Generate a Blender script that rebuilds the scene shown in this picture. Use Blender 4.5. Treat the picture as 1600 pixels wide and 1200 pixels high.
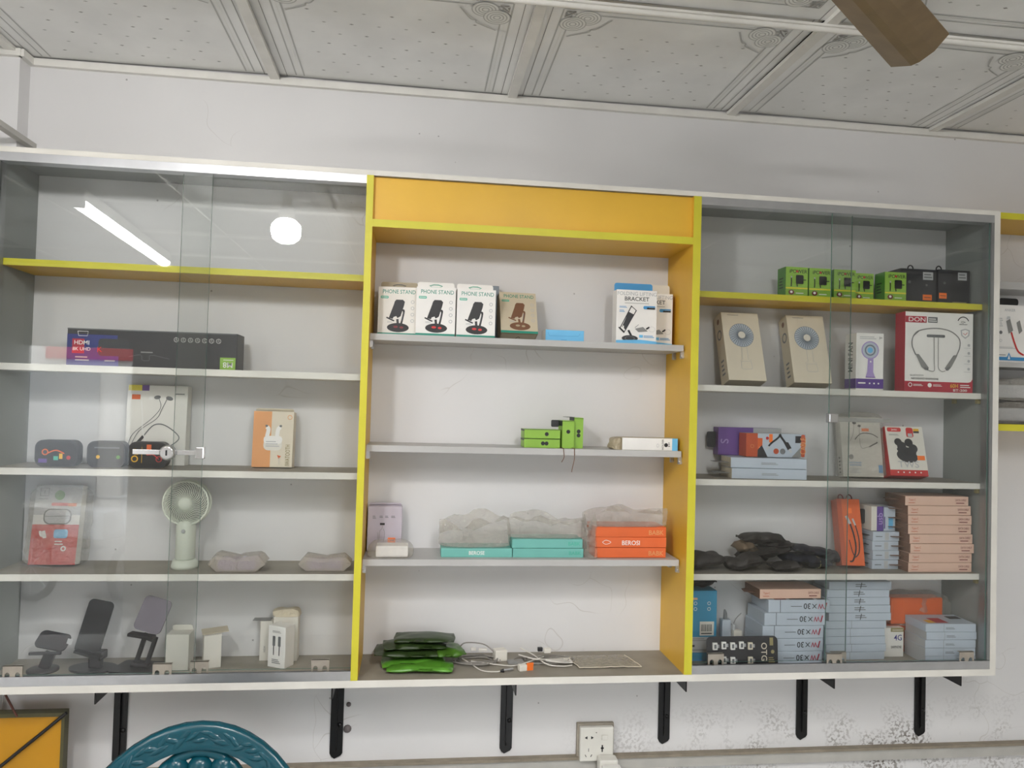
import bpy, bmesh, math, random
from mathutils import Vector, Matrix, noise
random.seed(7)
scn = bpy.context.scene
COL = scn.collection
for o in list(bpy.data.objects): bpy.data.objects.remove(o)

# ------------------------------------------------------------------ camera
yaw, pitch, roll = 0.1267, 0.0259, 0.0278
fwd = Vector((math.sin(yaw)*math.cos(pitch), math.cos(yaw)*math.cos(pitch), math.sin(pitch)))
rgt = Vector((math.cos(yaw), -math.sin(yaw), 0)); upv = rgt.cross(fwd)
r2 = rgt*math.cos(roll)+upv*math.sin(roll); u2 = -rgt*math.sin(roll)+upv*math.cos(roll)
cd = bpy.data.cameras.new('camera'); cam = bpy.data.objects.new('camera', cd); COL.objects.link(cam)
M = Matrix((r2, u2, -fwd)).transposed().to_4x4(); M.translation = Vector((0.1018, -2.0083, 0.674))
cam.matrix_world = M
cd.sensor_width = 36; cd.lens = 1186.03/1600*36; cd.clip_start = .02
scn.camera = cam
# ------------------------------------------------------------------ world, light, exposure
w = bpy.data.worlds.new('world'); scn.world = w; w.use_nodes = True
w.node_tree.nodes['Background'].inputs[0].default_value = (.9, .95, 1, 1)
w.node_tree.nodes['Background'].inputs[1].default_value = 8.0
scn.view_settings.view_transform = 'Standard'; scn.view_settings.look = 'None'
scn.view_settings.gamma = 1; scn.view_settings.use_curve_mapping = False
scn.view_settings.exposure = -0.06
BULB_L, TUBE_L, TUBE2_L = 215.0, 46.0, 112.0

# ------------------------------------------------------------------ materials
def lin(c):
    return tuple(((x/255)/12.92 if x/255 <= .04045 else ((x/255+.055)/1.055)**2.4) for x in c)
MATS = {}
def mat(name, rgb=None, rough=.5, metal=0, var=.06, scale=14, emit=0, spec=.5, bump=0):
    if name in MATS: return MATS[name]
    m = bpy.data.materials.new(name); m.use_nodes = True; nt = m.node_tree; b = nt.nodes['Principled BSDF']
    c = lin(rgb)
    b.inputs['Roughness'].default_value = rough; b.inputs['Metallic'].default_value = metal
    b.inputs['Specular IOR Level'].default_value = spec
    if var > 0:
        tc = nt.nodes.new('ShaderNodeTexCoord'); n = nt.nodes.new('ShaderNodeTexNoise'); n.inputs['Scale'].default_value = scale
        n.inputs['Detail'].default_value = 4
        r = nt.nodes.new('ShaderNodeValToRGB'); r.color_ramp.elements[0].position = .3; r.color_ramp.elements[1].position = .7
        r.color_ramp.elements[0].color = tuple(x*(1-var*1.5) for x in c)+(1,); r.color_ramp.elements[1].color = tuple(min(1, x*(1+var*.6)) for x in c)+(1,)
        nt.links.new(tc.outputs['Object'], n.inputs['Vector']); nt.links.new(n.outputs['Fac'], r.inputs['Fac']); nt.links.new(r.outputs['Color'], b.inputs['Base Color'])
        if bump:
            bp = nt.nodes.new('ShaderNodeBump'); bp.inputs['Strength'].default_value = bump; bp.inputs['Distance'].default_value = .002
            nt.links.new(n.outputs['Fac'], bp.inputs['Height']); nt.links.new(bp.outputs['Normal'], b.inputs['Normal'])
    else: b.inputs['Base Color'].default_value = c+(1,)
    if emit:
        b.inputs['Emission Color'].default_value = c+(1,); b.inputs['Emission Strength'].default_value = emit
    MATS[name] = m; return m
C = dict(
 white=(240,238,234), offwhite=(226,222,212), paper=(232,229,222), cream=(222,212,192), beige=(203,192,168), kraft=(170,158,132),
 black=(26,25,27), dark=(52,52,56), charcoal=(44,43,47), grey=(140,140,138), lightgrey=(186,187,188), midgrey=(110,112,114),
 silver=(200,202,204), green=(140,184,66), lime=(150,194,76), darkgreen=(38,70,24), poison=(80,142,48), forest=(28,48,20),
 teal=(110,180,170), tealdark=(40,140,120), mint=(72,176,150), blue=(70,150,205), skyblue=(110,190,235), deepblue=(42,52,120), boxblue=(52,140,178),
 navy=(58,50,130), purple=(112,78,150), violet=(92,62,142), lavender=(196,188,200), lilac=(170,150,205), orange=(222,102,46), tag=(255,126,48),
 peach=(226,178,140), pink=(226,190,170), red=(200,48,48), crimson=(176,36,58), maroon=(120,40,46), yellow=(236,220,60), gold=(232,178,46),
 brown=(120,84,62), rust=(190,84,48), apricot=(224,158,100), bluegrey=(190,200,212), glassgrey=(120,130,140), kaki=(150,140,96))
def K(n, **k):
    if n in MATS: return MATS[n]
    return mat(n, C[n], **({'rough': .45, 'var': .04} | k))

def wall_mat(name, rgb, damp=False):
    m = bpy.data.materials.new(name); m.use_nodes = True; nt = m.node_tree; L = nt.links.new; b = nt.nodes['Principled BSDF']
    b.inputs['Roughness'].default_value = .55
    tc = nt.nodes.new('ShaderNodeTexCoord')
    def nz(scale, det=4, vec=None):
        n = nt.nodes.new('ShaderNodeTexNoise'); n.inputs['Scale'].default_value = scale; n.inputs['Detail'].default_value = det
        L(vec or tc.outputs['Object'], n.inputs['Vector']); return n.outputs['Fac']
    def ramp(src, a, c, x0, x1):
        r = nt.nodes.new('ShaderNodeValToRGB'); r.color_ramp.elements[0].position = a; r.color_ramp.elements[1].position = c
        r.color_ramp.elements[0].color = x0; r.color_ramp.elements[1].color = x1; L(src, r.inputs['Fac']); return r.outputs['Color']
    def mix(f, a, bb, t='MIX'):
        x = nt.nodes.new('ShaderNodeMixRGB'); x.blend_type = t
        for s, i in ((f, 0), (a, 1), (bb, 2)):
            if isinstance(s, (int, float)): x.inputs[i].default_value = s
            elif isinstance(s, tuple): x.inputs[i].default_value = s
            else: L(s, x.inputs[i])
        return x.outputs[0]
    c = lin(rgb)+(1,); c2 = tuple(x*.9 for x in c[:3])+(1,)
    base = ramp(nz(1.7), .3, .7, c2, c)
    # faint hairline scratches and cobwebs, tiny specks
    v = nt.nodes.new('ShaderNodeTexVoronoi'); v.feature = 'DISTANCE_TO_EDGE'; v.inputs['Scale'].default_value = 5
    wn = nt.nodes.new('ShaderNodeTexNoise'); wn.inputs['Scale'].default_value = 4; L(tc.outputs['Object'], wn.inputs['Vector'])
    vm = nt.nodes.new('ShaderNodeVectorMath'); vm.operation = 'MULTIPLY_ADD'; L(wn.outputs['Color'], vm.inputs[0]); vm.inputs[1].default_value = (.5, .5, .5); L(tc.outputs['Object'], vm.inputs[2])
    L(vm.outputs[0], v.inputs['Vector'])
    crack = ramp(v.outputs['Distance'], .0, .006, (1, 1, 1, 1), (0, 0, 0, 1))
    sel = ramp(nz(3.1, 2), .60, .66, (0, 0, 0, 1), (1, 1, 1, 1))
    base = mix(mix(1, crack, sel, 'MULTIPLY'), base, (c[0]*.75, c[1]*.73, c[2]*.7, 1))
    v2 = nt.nodes.new('ShaderNodeTexVoronoi'); v2.inputs['Scale'].default_value = 17; L(tc.outputs['Object'], v2.inputs['Vector'])
    spk = ramp(v2.outputs['Distance'], .035, .05, (.55, .55, .55, 1), (0, 0, 0, 1))
    sel2 = ramp(nz(9, 1), .5, .56, (0, 0, 0, 1), (1, 1, 1, 1))
    base = mix(mix(1, spk, sel2, 'MULTIPLY'), base, (.08, .07, .06, 1))
    if damp:   # peeling damp paint low on the wall
        sx = nt.nodes.new('ShaderNodeSeparateXYZ'); L(tc.outputs['Object'], sx.inputs[0])
        def rng(src, a, bb, c0=0, c1=1):
            mr = nt.nodes.new('ShaderNodeMapRange'); mr.inputs[1].default_value = a; mr.inputs[2].default_value = bb; mr.inputs[3].default_value = c0; mr.inputs[4].default_value = c1; L(src, mr.inputs[0]); return mr.outputs[0]
        low = rng(sx.outputs['Z'], -.12, -.23); rt = rng(sx.outputs['X'], .5, 1.15)
        def mth(op, a, bb):
            x = nt.nodes.new('ShaderNodeMath'); x.operation = op
            for s, i in ((a, 0), (bb, 1)):
                if isinstance(s, (int, float)): x.inputs[i].default_value = s
                else: L(s, x.inputs[i])
            return x.outputs[0]
        bot = rng(sx.outputs['Z'], -.62, -.30)
        msk = mth('MULTIPLY', mth('MULTIPLY', low, rt), bot)
        blot = rng(nz(6, 3), .46, .62); fine = rng(nz(110, 5), .49, .56)
        f = mth('MULTIPLY', mth('MULTIPLY', msk, blot), fine)
        base = mix(mth('MULTIPLY', f, .95), base, (.16, .14, .12, 1))
        bp = nt.nodes.new('ShaderNodeBump'); bp.inputs['Strength'].default_value = .6; bp.inputs['Distance'].default_value = .003
        L(mth('MULTIPLY', msk, mth('MULTIPLY', blot, nz(60, 4))), bp.inputs['Height']); L(bp.outputs['Normal'], b.inputs['Normal'])
    L(base, b.inputs['Base Color']); MATS[name] = m; return m
WALL = wall_mat('wall_paint', (225, 224, 224), True)
WALL2 = wall_mat('room_paint', (214, 212, 206))

def glass_mat(name, tint, rough=0.0, ior=1.5):
    m = bpy.data.materials.new(name); m.use_nodes = True; nt = m.node_tree; L = nt.links.new
    for n in list(nt.nodes):
        if n.type != 'OUTPUT_MATERIAL': nt.nodes.remove(n)
    out = [n for n in nt.nodes if n.type == 'OUTPUT_MATERIAL'][0]
    t = nt.nodes.new('ShaderNodeBsdfTransparent'); t.inputs[0].default_value = tint+(1,)
    g = nt.nodes.new('ShaderNodeBsdfGlossy'); g.inputs['Roughness'].default_value = rough
    ge = nt.nodes.new('ShaderNodeNewGeometry'); mr = nt.nodes.new('ShaderNodeMapRange')
    mr.inputs[3].default_value = ior; mr.inputs[4].default_value = 1/ior
    f = nt.nodes.new('ShaderNodeFresnel'); mx = nt.nodes.new('ShaderNodeMixShader')
    L(ge.outputs['Backfacing'], mr.inputs[0]); L(mr.outputs[0], f.inputs['IOR']); L(f.outputs[0], mx.inputs[0]); L(t.outputs[0], mx.inputs[1]); L(g.outputs[0], mx.inputs[2])
    L(mx.outputs[0], out.inputs[0]); MATS[name] = m; return m
GLASS = glass_mat('door_glass', (.958, .966, .962))
GEDGE = mat('glass_edge', (92, 120, 112), .2, 0, 0)
def film_mat(name, rgb, a, rough=.16, wr=1.2):
    m = mat(name, rgb, rough, 0, 0); nt = m.node_tree; b = nt.nodes['Principled BSDF']; b.inputs['Alpha'].default_value = a
    tc = nt.nodes.new('ShaderNodeTexCoord'); n = nt.nodes.new('ShaderNodeTexNoise'); n.inputs['Scale'].default_value = 38; n.inputs['Detail'].default_value = 2; n.inputs['Distortion'].default_value = 2.5
    bp = nt.nodes.new('ShaderNodeBump'); bp.inputs['Strength'].default_value = wr; bp.inputs['Distance'].default_value = .01
    nt.links.new(tc.outputs['Object'], n.inputs['Vector']); nt.links.new(n.outputs['Fac'], bp.inputs['Height']); nt.links.new(bp.outputs['Normal'], b.inputs['Normal'])
    return m
FILM = film_mat('clear_film', (210, 204, 192), .30, .1, 1.6)
FILM2 = film_mat('cloudy_film', (186, 176, 164), .6, .22, .5)

# ------------------------------------------------------------------ mesh helpers
def tag(o, label=None, cat=None, group=None, kind=None):
    for k, v in (('label', label), ('category', cat), ('group', group), ('kind', kind)):
        if v: o[k] = v
    return o
def link(name, me, parent=None, smooth=False):
    o = bpy.data.objects.new(name, me); COL.objects.link(o)
    if parent: o.parent = parent
    if smooth and me:
        for p in me.polygons: p.use_smooth = True
    return o
def thing(name, label, cat, loc=(0,0,0), rz=0, lean=0, ry=0, group=None):
    o = bpy.data.objects.new(name, None); o.empty_display_size = .02; COL.objects.link(o)
    o.location = loc; o.rotation_mode = 'XYZ'
    o.rotation_euler = (-math.radians(lean), math.radians(ry), math.radians(rz))
    return tag(o, label, cat, group)
class MB:
    def __init__(s): s.v = []; s.f = []; s.m = []; s.mats = []; s.sm = []
    def mi(s, m):
        if m not in s.mats: s.mats.append(m)
        return s.mats.index(m)
    def add(s, vs, fs, m, smooth=False):
        n = len(s.v); s.v += [tuple(x) for x in vs]; k = s.mi(m)
        for f in fs: s.f.append([n+i for i in f]); s.m.append(k); s.sm.append(smooth)
    def box(s, x0, x1, y0, y1, z0, z1, m, front=None, top=None, bottom=None, left=None, right=None, rot=None, b=0):
        if b:
            bm = bmesh.new(); bmesh.ops.create_cube(bm, size=1)
            for v in bm.verts: v.co = Vector(((x0+x1)/2+v.co.x*(x1-x0), (y0+y1)/2+v.co.y*(y1-y0), (z0+z1)/2+v.co.z*(z1-z0)))
            bmesh.ops.bevel(bm, geom=bm.edges[:]+bm.verts[:], offset=b, segments=2, affect='EDGES', profile=.6)
            bm.verts.index_update(); vs = [v.co.copy() for v in bm.verts]
            if rot: vs = [rot @ v for v in vs]
            for f in bm.faces:
                n = f.normal; mm = m
                if front and n.y < -.7: mm = front
                if top and n.z > .7: mm = top
                if bottom and n.z < -.7: mm = bottom
                if left and n.x < -.7: mm = left
                if right and n.x > .7: mm = right
                s.f.append([len(s.v)+v.index for v in f.verts]); s.m.append(s.mi(mm)); s.sm.append(False)
            s.v += [tuple(v) for v in vs]; bm.free(); return s
        vs = [Vector(p) for p in ((x0,y0,z0),(x1,y0,z0),(x1,y1,z0),(x0,y1,z0),(x0,y0,z1),(x1,y0,z1),(x1,y1,z1),(x0,y1,z1))]
        if rot: vs = [rot @ v for v in vs]
        n = len(s.v); s.v += [tuple(v) for v in vs]
        for f, mm in (((0,3,2,1), bottom), ((4,5,6,7), top), ((0,1,5,4), front), ((1,2,6,5), right), ((2,3,7,6), None), ((3,0,4,7), left)):
            s.f.append([n+i for i in f]); s.m.append(s.mi(mm or m)); s.sm.append(False)
        return s
    def prism(s, pts, y0, y1, m, plane='xz', smooth=False):
        n = len(pts)
        def P(a, b, c): return {'xz': (a, c, b), 'xy': (a, b, c), 'yz': (c, a, b)}[plane]
        vs = [P(a, b, y0) for a, b in pts]+[P(a, b, y1) for a, b in pts]
        s.add(vs, [list(range(n)), list(range(2*n-1, n-1, -1))], m)
        s.add(vs, [[i, (i+1) % n, n+(i+1) % n, n+i] for i in range(n)], m, smooth); return s
    def lathe(s, prof, m, c=(0,0,0), seg=20, axis='z', smooth=True):
        vs = []
        for r, h in prof:
            for i in range(seg):
                a = 2*math.pi*i/seg; p = (r*math.cos(a), r*math.sin(a), h)
                if axis == 'y': p = (p[0], -p[2], p[1])
                if axis == 'x': p = (p[2], p[0], p[1])
                vs.append((p[0]+c[0], p[1]+c[1], p[2]+c[2]))
        fs = [[k*seg+i, k*seg+(i+1) % seg, (k+1)*seg+(i+1) % seg, (k+1)*seg+i] for k in range(len(prof)-1) for i in range(seg)]
        s.add(vs, fs, m, smooth); s.add(vs, [list(range(seg-1, -1, -1)), [(len(prof)-1)*seg+i for i in range(seg)]], m); return s
    def tube(s, pts, r, m, seg=6, closed=False, rads=None):
        pts = [Vector(p) for p in pts]; n = len(pts); vs = []; up = None
        for i, p in enumerate(pts):
            a = pts[(i-1) % n] if (closed or i > 0) else p; b = pts[(i+1) % n] if (closed or i < n-1) else p
            t = (b-a).normalized() if (b-a).length > 1e-9 else Vector((0, 0, 1))
            if up is None: up = t.orthogonal().normalized()
            up = (up-t*up.dot(t)); up = up.normalized() if up.length > 1e-6 else t.orthogonal().normalized()
            q = t.cross(up); rr = rads[i] if rads else r
            for k in range(seg):
                a2 = 2*math.pi*k/seg; vs.append(p+up*rr*math.cos(a2)+q*rr*math.sin(a2))
        R = n if closed else n-1
        s.add(vs, [[i*seg+k, i*seg+(k+1) % seg, ((i+1) % n)*seg+(k+1) % seg, ((i+1) % n)*seg+k] for i in range(R) for k in range(seg)], m, True)
        if not closed: s.add(vs, [list(range(seg-1, -1, -1)), [(n-1)*seg+k for k in range(seg)]], m)
        return s
    def build(s, name, parent=None, label=None):
        me = bpy.data.meshes.new(name); me.from_pydata(s.v, [], s.f)
        for m in s.mats: me.materials.append(m)
        me.polygons.foreach_set('material_index', s.m); me.polygons.foreach_set('use_smooth', s.sm)
        bm = bmesh.new(); bm.from_mesh(me); bmesh.ops.recalc_face_normals(bm, faces=bm.faces[:]) if len(s.f) < 200000 and not getattr(s, 'flat', False) else None
        bm.to_mesh(me); bm.free(); me.update()
        o = bpy.data.objects.new(name, me); COL.objects.link(o)
        if parent: o.parent = parent
        if label: o['label'] = label
        return o
def B(name, parent, x0, x1, y0, y1, z0, z1, m, label=None, **k):
    return MB().box(x0, x1, y0, y1, z0, z1, m, **k).build(name, parent, label)
def spline(pts, n=6):
    P = [Vector(p) for p in pts]; P = [P[0]]+P+[P[-1]]; out = []
    for i in range(1, len(P)-2):
        for k in range(n):
            t = k/n; a, b, c, d = P[i-1], P[i], P[i+1], P[i+2]
            out.append(.5*((2*b)+(c-a)*t+(2*a-5*b+4*c-d)*t*t+(3*b-a-3*c+d)*t**3))
    out.append(P[-2]); return out
def rrect(x0, z0, x1, z1, r, n=5):
    out = []
    for cx, cz, a0 in ((x1-r, z1-r, 0), (x0+r, z1-r, 90), (x0+r, z0+r, 180), (x1-r, z0+r, 270)):
        for i in range(n+1):
            a = math.radians(a0+90*i/n); out.append((cx+r*math.cos(a), cz+r*math.sin(a)))
    return out
_tx = {}
def text_mesh(s):
    if s in _tx: return _tx[s]
    cu = bpy.data.curves.new('t', 'FONT'); cu.body = s; cu.resolution_u = 3; cu.offset = .008; cu.align_x = 'CENTER'; cu.align_y = 'CENTER'
    o = bpy.data.objects.new('t', cu); COL.objects.link(o); bpy.context.view_layer.update()
    me = o.evaluated_get(bpy.context.evaluated_depsgraph_get()).to_mesh()
    vs = [(v.co.x, v.co.y) for v in me.vertices]; fs = [list(p.vertices) for p in me.polygons]
    if vs:
        x0 = min(v[0] for v in vs); x1 = max(v[0] for v in vs); y0 = min(v[1] for v in vs); y1 = max(v[1] for v in vs)
        vs = [((x-(x0+x1)/2)/(y1-y0), (y-(y0+y1)/2)/(y1-y0)) for x, y in vs]
    bpy.data.objects.remove(o); _tx[s] = (vs, fs); return _tx[s]
def art(parent, face, w, d, h, els, name='print', y_off=0.0):
    """flat printing on one face of a w x d x h carton (x -w/2..w/2, y -d..0, z 0..h)"""
    O, U, V, N, W, H = {
        'F': ((-w/2, -d, 0), (1,0,0), (0,0,1), (0,-1,0), w, h), 'L': ((-w/2, 0, 0), (0,-1,0), (0,0,1), (-1,0,0), d, h),
        'R': ((w/2, -d, 0), (0,1,0), (0,0,1), (1,0,0), d, h), 'T': ((-w/2, -d, h), (1,0,0), (0,1,0), (0,0,1), w, d),
        'B': ((-w/2, 0, 0), (1,0,0), (0,-1,0), (0,0,-1), w, d)}[face]
    O, U, V, N = map(Vector, (O, U, V, N)); mb = MB(); mb.flat = True
    for i, e in enumerate(els):
        t, m = e[0], K(e[1]); off = .0004+i*.00007+y_off
        def P(a, b): return O+U*a+V*b+N*off
        def poly(pts): mb.add([P(a, b) for a, b in pts], [list(range(len(pts)))], m)
        if t == 'r': _, _, a, b, c, dd = e; poly([(a*W, b*H), (c*W, b*H), (c*W, dd*H), (a*W, dd*H)])
        elif t == 'p': poly([(a*W, b*H) for a, b in e[2]])
        elif t == 'rr':
            a, b, c, dd, r = e[2:]; poly(rrect(a*W, b*H, c*W, dd*H, r*W, 4))
        elif t == 'c':
            a, b, r = e[2:5]; q = e[5] if len(e) > 5 else 1; ro = math.radians(e[6]) if len(e) > 6 else 0
            pts = []
            for k in range(22):
                x = r*W*math.cos(k/22*6.2832); y = r*W*q*math.sin(k/22*6.2832)
                pts.append((a*W+x*math.cos(ro)-y*math.sin(ro), b*H+x*math.sin(ro)+y*math.cos(ro)))
            poly(pts)
        elif t == 'o':
            a, b, r, th = e[2:6]; q = e[6] if len(e) > 6 else 1; a0, a1 = e[7] if len(e) > 7 else (0, 360); n = 24; vs = []
            for k in range(n+1):
                g = math.radians(a0+(a1-a0)*k/n)
                for rr in (r-th, r): vs.append(P(a*W+rr*W*math.cos(g), b*H+rr*W*q*math.sin(g)))
            mb.add(vs, [[2*k, 2*k+1, 2*k+3, 2*k+2] for k in range(n)], m)
        elif t == 'l':
            pts = [Vector((a*W, b*H, 0)) for a, b in e[2]]; th = e[3]*W/2
            if len(pts) > 2 and not (len(e) > 4): pts = spline(pts, 5)
            vs = []
            for k, p in enumerate(pts):
                a = pts[max(k-1, 0)]; b = pts[min(k+1, len(pts)-1)]; tt = (b-a).normalized(); nn = Vector((-tt.y, tt.x, 0))*th
                for q in (p-nn, p+nn): vs.append(P(q.x, q.y))
            mb.add(vs, [[2*k, 2*k+2, 2*k+3, 2*k+1] for k in range(len(pts)-1)], m)
        elif t == 't':
            _, _, a, b, sz, s = e[:6]; ro = math.radians(e[6]) if len(e) > 6 else 0; xs = e[7] if len(e) > 7 else 1
            vs, fs = text_mesh(s); Z = sz*H; q = []
            for x, y in vs:
                x *= Z*xs; y *= Z; q.append(P(a*W+x*math.cos(ro)-y*math.sin(ro), b*H+x*math.sin(ro)+y*math.cos(ro)))
            mb.add(q, fs, m)
        elif t == 'g':
            a, b, c, dd, n = e[2:7]
            for k in range(n):
                z0 = b+(dd-b)*(k+.2)/n; z1 = b+(dd-b)*(k+.62)/n; c1 = c-(c-a)*.25*((k*37) % 3)/2
                poly([(a*W, z0*H), (c1*W, z0*H), (c1*W, z1*H), (a*W, z1*H)])
        elif t == 'k':      # bar code
            a, b, c, dd = e[2:6]; x = a; j = 0
            while x < c:
                wd = (c-a)*(.03+.03*((j*7) % 3)/2); poly([(x*W, b*H), (min(x+wd, c)*W, b*H), (min(x+wd, c)*W, dd*H), (x*W, dd*H)]); x += wd*1.9; j += 1
    return mb.build(name, parent)
def carton(name, label, cat, x, y, z, w, d, h, m, rz=0, lean=0, ry=0, group=None, arts=(), bev=.0012, flap=None, **k):
    """x = centre, y = back edge, z = base; leans back about its rear bottom edge"""
    t = thing(name, label, cat, (x, y, z), rz, lean, ry, group)
    MB().box(-w/2, w/2, -d, 0, 0, h, m, b=bev, **k).build('carton_body', t)
    for a in arts: art(t, a[0], w, d, h, a[1], a[2] if len(a) > 2 else 'print')
    if flap:          # hang flap above the rear of the box
        fh, fm, hole, fy = flap
        f = MB(); out = rrect(-w/2+.002, h-.002, w/2-.002, h+fh, .006, 3)
        f.prism(out, fy, fy+.0012, fm); fo = f.build('hang_flap', t)
        if hole:
            hb = MB(); pts = [(-.010, .30), (.010, .30), (.016, .48), (.006, .66), (-.006, .66), (-.016, .48)]
            hb.tube([(a, fy-.0004, h+fh*b) for a, b in pts], .0011, K(hole), 4, True); ho = hb.build('hang_hole', t)
    return t
def dup(root, loc, rz=None, label=None, group=None, lean=None, ry=None):
    r = root.copy(); COL.objects.link(r); r.location = loc
    e = list(root.rotation_euler)
    if rz is not None: e[2] = math.radians(rz)
    if lean is not None: e[0] = -math.radians(lean)
    if ry is not None: e[1] = math.radians(ry)
    r.rotation_euler = e
    if label: r['label'] = label
    if group: r['group'] = group
    for ch in list(root.children):
        c = ch.copy(); COL.objects.link(c); c.parent = r
        for g in list(ch.children):
            gg = g.copy(); COL.objects.link(gg); gg.parent = c
    return r

# ------------------------------------------------------------------ the setting
FZ, CZ = -1.1, 1.493
def struct(name, mb, parent=None):
    o = mb.build(name, parent); o['kind'] = 'structure'; return o
struct('wall_back', MB().box(-.872, 3.2, 0, .12, FZ, CZ+.05, WALL))
struct('wall_pillar', MB().box(-2.7, -.872, -.05, .12, FZ, CZ+.05, WALL))
struct('wall_left', MB().box(-2.82, -2.7, -4.3, .12, FZ, CZ+.05, WALL2))
struct('wall_right', MB().box(3.2, 3.32, -4.3, .12, FZ, CZ+.05, WALL2))
# front wall of the shop: open doorway on the left, unseen window-sized opening added beside it for more daylight
mb = MB(); mb.box(-1.95, .6, -4.3, -4.2, FZ, CZ+.05, WALL2); mb.box(1.6, 3.2, -4.3, -4.2, FZ, CZ+.05, WALL2); mb.box(-2.7, -1.95, -4.3, -4.2, 1.0, CZ+.05, WALL2); mb.box(.6, 1.6, -4.3, -4.2, .5, CZ+.05, WALL2)
struct('wall_front', mb)
FLOORM = mat('floor_tile', (190, 188, 184), .25, 0, .08, 3)
struct('floor', MB().box(-2.82, 3.32, -4.3, .12, FZ-.1, FZ, FLOORM))
JOINT = mat('floor_joint', (120, 112, 100), .7, 0, 0)
mb = MB()
for i in range(11): mb.box(-2.7+i*.6-.002, -2.7+i*.6+.002, -4.2, 0, FZ, FZ+.0006, JOINT)
for i in range(8): mb.box(-2.7, 3.2, -i*.6-.002, -i*.6+.002, FZ, FZ+.0006, JOINT)
struct('trim_floor', mb)
struct('ceiling', MB().box(-2.82, 3.32, -4.3, .12, CZ+.06, CZ+.16, K('midgrey')))
TILE = mat('ceiling_tile', (240, 240, 238), .5, 0, .07, 5)
TPR1 = mat('tile_print_dark', (186, 186, 183), .5, 0, 0); TPR2 = mat('tile_print_light', (234, 234, 230), .35, 0, 0); TPR3 = mat('tile_print_mark', (150, 148, 144), .5, 0, 0)
BAT = mat('batten_white', (226, 224, 218), .4, 0, .05)
MATS['tpd'], MATS['tpl'], MATS['tpm'] = TPR1, TPR2, TPR3
gx = [-.889-.613*2, -.889-.613, -.889, -.28, .335, .947, 1.555, 2.168, 2.78]
gy = [0, -.515, -1.125, -1.735, -2.345, -2.955, -3.565, -4.175]
def tile_art(ob, W, H, near):
    """ornament printed on the underside of one tile (u to +x, v to -y)"""
    i = .075; e = []; top = 1-i*.61/H
    def ln(p, m='tpd', t=.006): e.append(('l', m, p, t, 1))
    a = i; bb = 1-i; lo = 0.02 if near else i
    for k, m in ((0, 'tpd'), (.018, 'tpl'), (.034, 'tpd')):
        ln([(a+k, lo), (a+k, top-k)], m); ln([(bb-k, lo), (bb-k, top-k)], m); ln([(a+k, top-k), (bb-k, top-k)], m)
        if not near: ln([(a+k, lo+k), (bb-k, lo+k)], m)
    for k in (.035, .965): ln([(k, 0), (k, 1)], 'tpm', .003)
    ln([(.03, 1-.035*.61/H), (.97, 1-.035*.61/H)], 'tpm', .003)
    for sx in (0, 1):
        for sy in ((1,) if near else (0, 1)):
            cx = lambda q: q if sx == 0 else 1-q
            cy = lambda q: top-(q-i)*.61/H if sy == 1 else lo+(q-i)*.61/H
            for (p, q) in ((.17, .125), (.125, .17)):
                e.append(('c', 'tpl', cx(p), cy(q), .05))
                for r in (.05, .038, .026, .014): e.append(('o', 'tpd', cx(p), cy(q), r, .004))
            e.append(('p', 'tpm', [(cx(.085), cy(.085)), (cx(.115), cy(.085)), (cx(.097), cy(.095))]))
            e.append(('p', 'tpm', [(cx(.085), cy(.09)), (cx(.085), cy(.12)), (cx(.094), cy(.10))]))
            e.append(('l', 'tpm', [(cx(.12), cy(.085)), (cx(.105), cy(.105)), (cx(.085), cy(.125))], .006))
            e.append(('l', 'tpd', [(cx(.12), cy(.26)), (cx(.19), cy(.22)), (cx(.2), cy(.2)), (cx(.22), cy(.19)), (cx(.26), cy(.12))], .006))
    for r in range(7):
        for c in range(7):
            u = .2+.1*c+(.05 if r % 2 else 0); v = .12+.8*r*.12*1.05 if near else .2+.1*r
            if v > top-.12 or u > .84: continue
            s = .009; e.append(('p', 'tpm' if (r+c) % 3 == 0 else 'tpd', [(u-s, v), (u, v-s*.6), (u+s, v), (u, v+s*.6)]))
    return e
ceil = bpy.data.objects['ceiling']
def tile_proto(W, H, near, name):
    o = MB().box(-W/2, W/2, -H, 0, 0, .006, TILE).build(name, ceil)
    p = art(o, 'B', W, H, 0, tile_art(None, W, H, near), 'tile_ornament'); return o, p
protos = {}
for j in range(len(gy)-1):
    for i in range(len(gx)-1):
        W = gx[i+1]-gx[i]-.012; H = gy[j]-gy[j+1]-.014; near = j == 0
        key = (near,)
        if j == 0 and i < 2: continue
        loc = ((gx[i]+gx[i+1])/2, gy[j]-.008, CZ+.006)
        if key not in protos:
            o, p = tile_proto(W, H, near, 'ceiling_tile'); protos[key] = (o, p)
        else:
            o = protos[key][0].copy(); COL.objects.link(o); p = protos[key][1].copy(); COL.objects.link(p); p.parent = o
        o.location = loc
        if near: o.rotation_euler = (math.radians(-.35), math.radians([.0, .2, -.45, .35, -.3, .4, .2, 0][i]), 0); o.location.z += .004
for x in gx: struct('batten', MB().box(x-.012, x+.012, -4.2, -.002, CZ-.003, CZ+.006, BAT), ceil)
for y in gy[1:]: struct('batten', MB().box(-2.7, 3.2, y-.012, y+.012, CZ-.007, CZ-.002, BAT).tube([(-2.7, y, CZ-.008), (3.2, y, CZ-.008)], .007, BAT, 8), ceil)
struct('trim_1', MB().box(-.872, 3.2, -.013, 0, CZ-.014, CZ+.004, BAT))
struct('trim_2', MB().box(-2.7, -.866, -.063, -.05, CZ-.014, CZ+.004, BAT))
struct('trim_3', MB().box(-.872, -.859, -.06, -.012, CZ-.014, CZ+.004, BAT))
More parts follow.
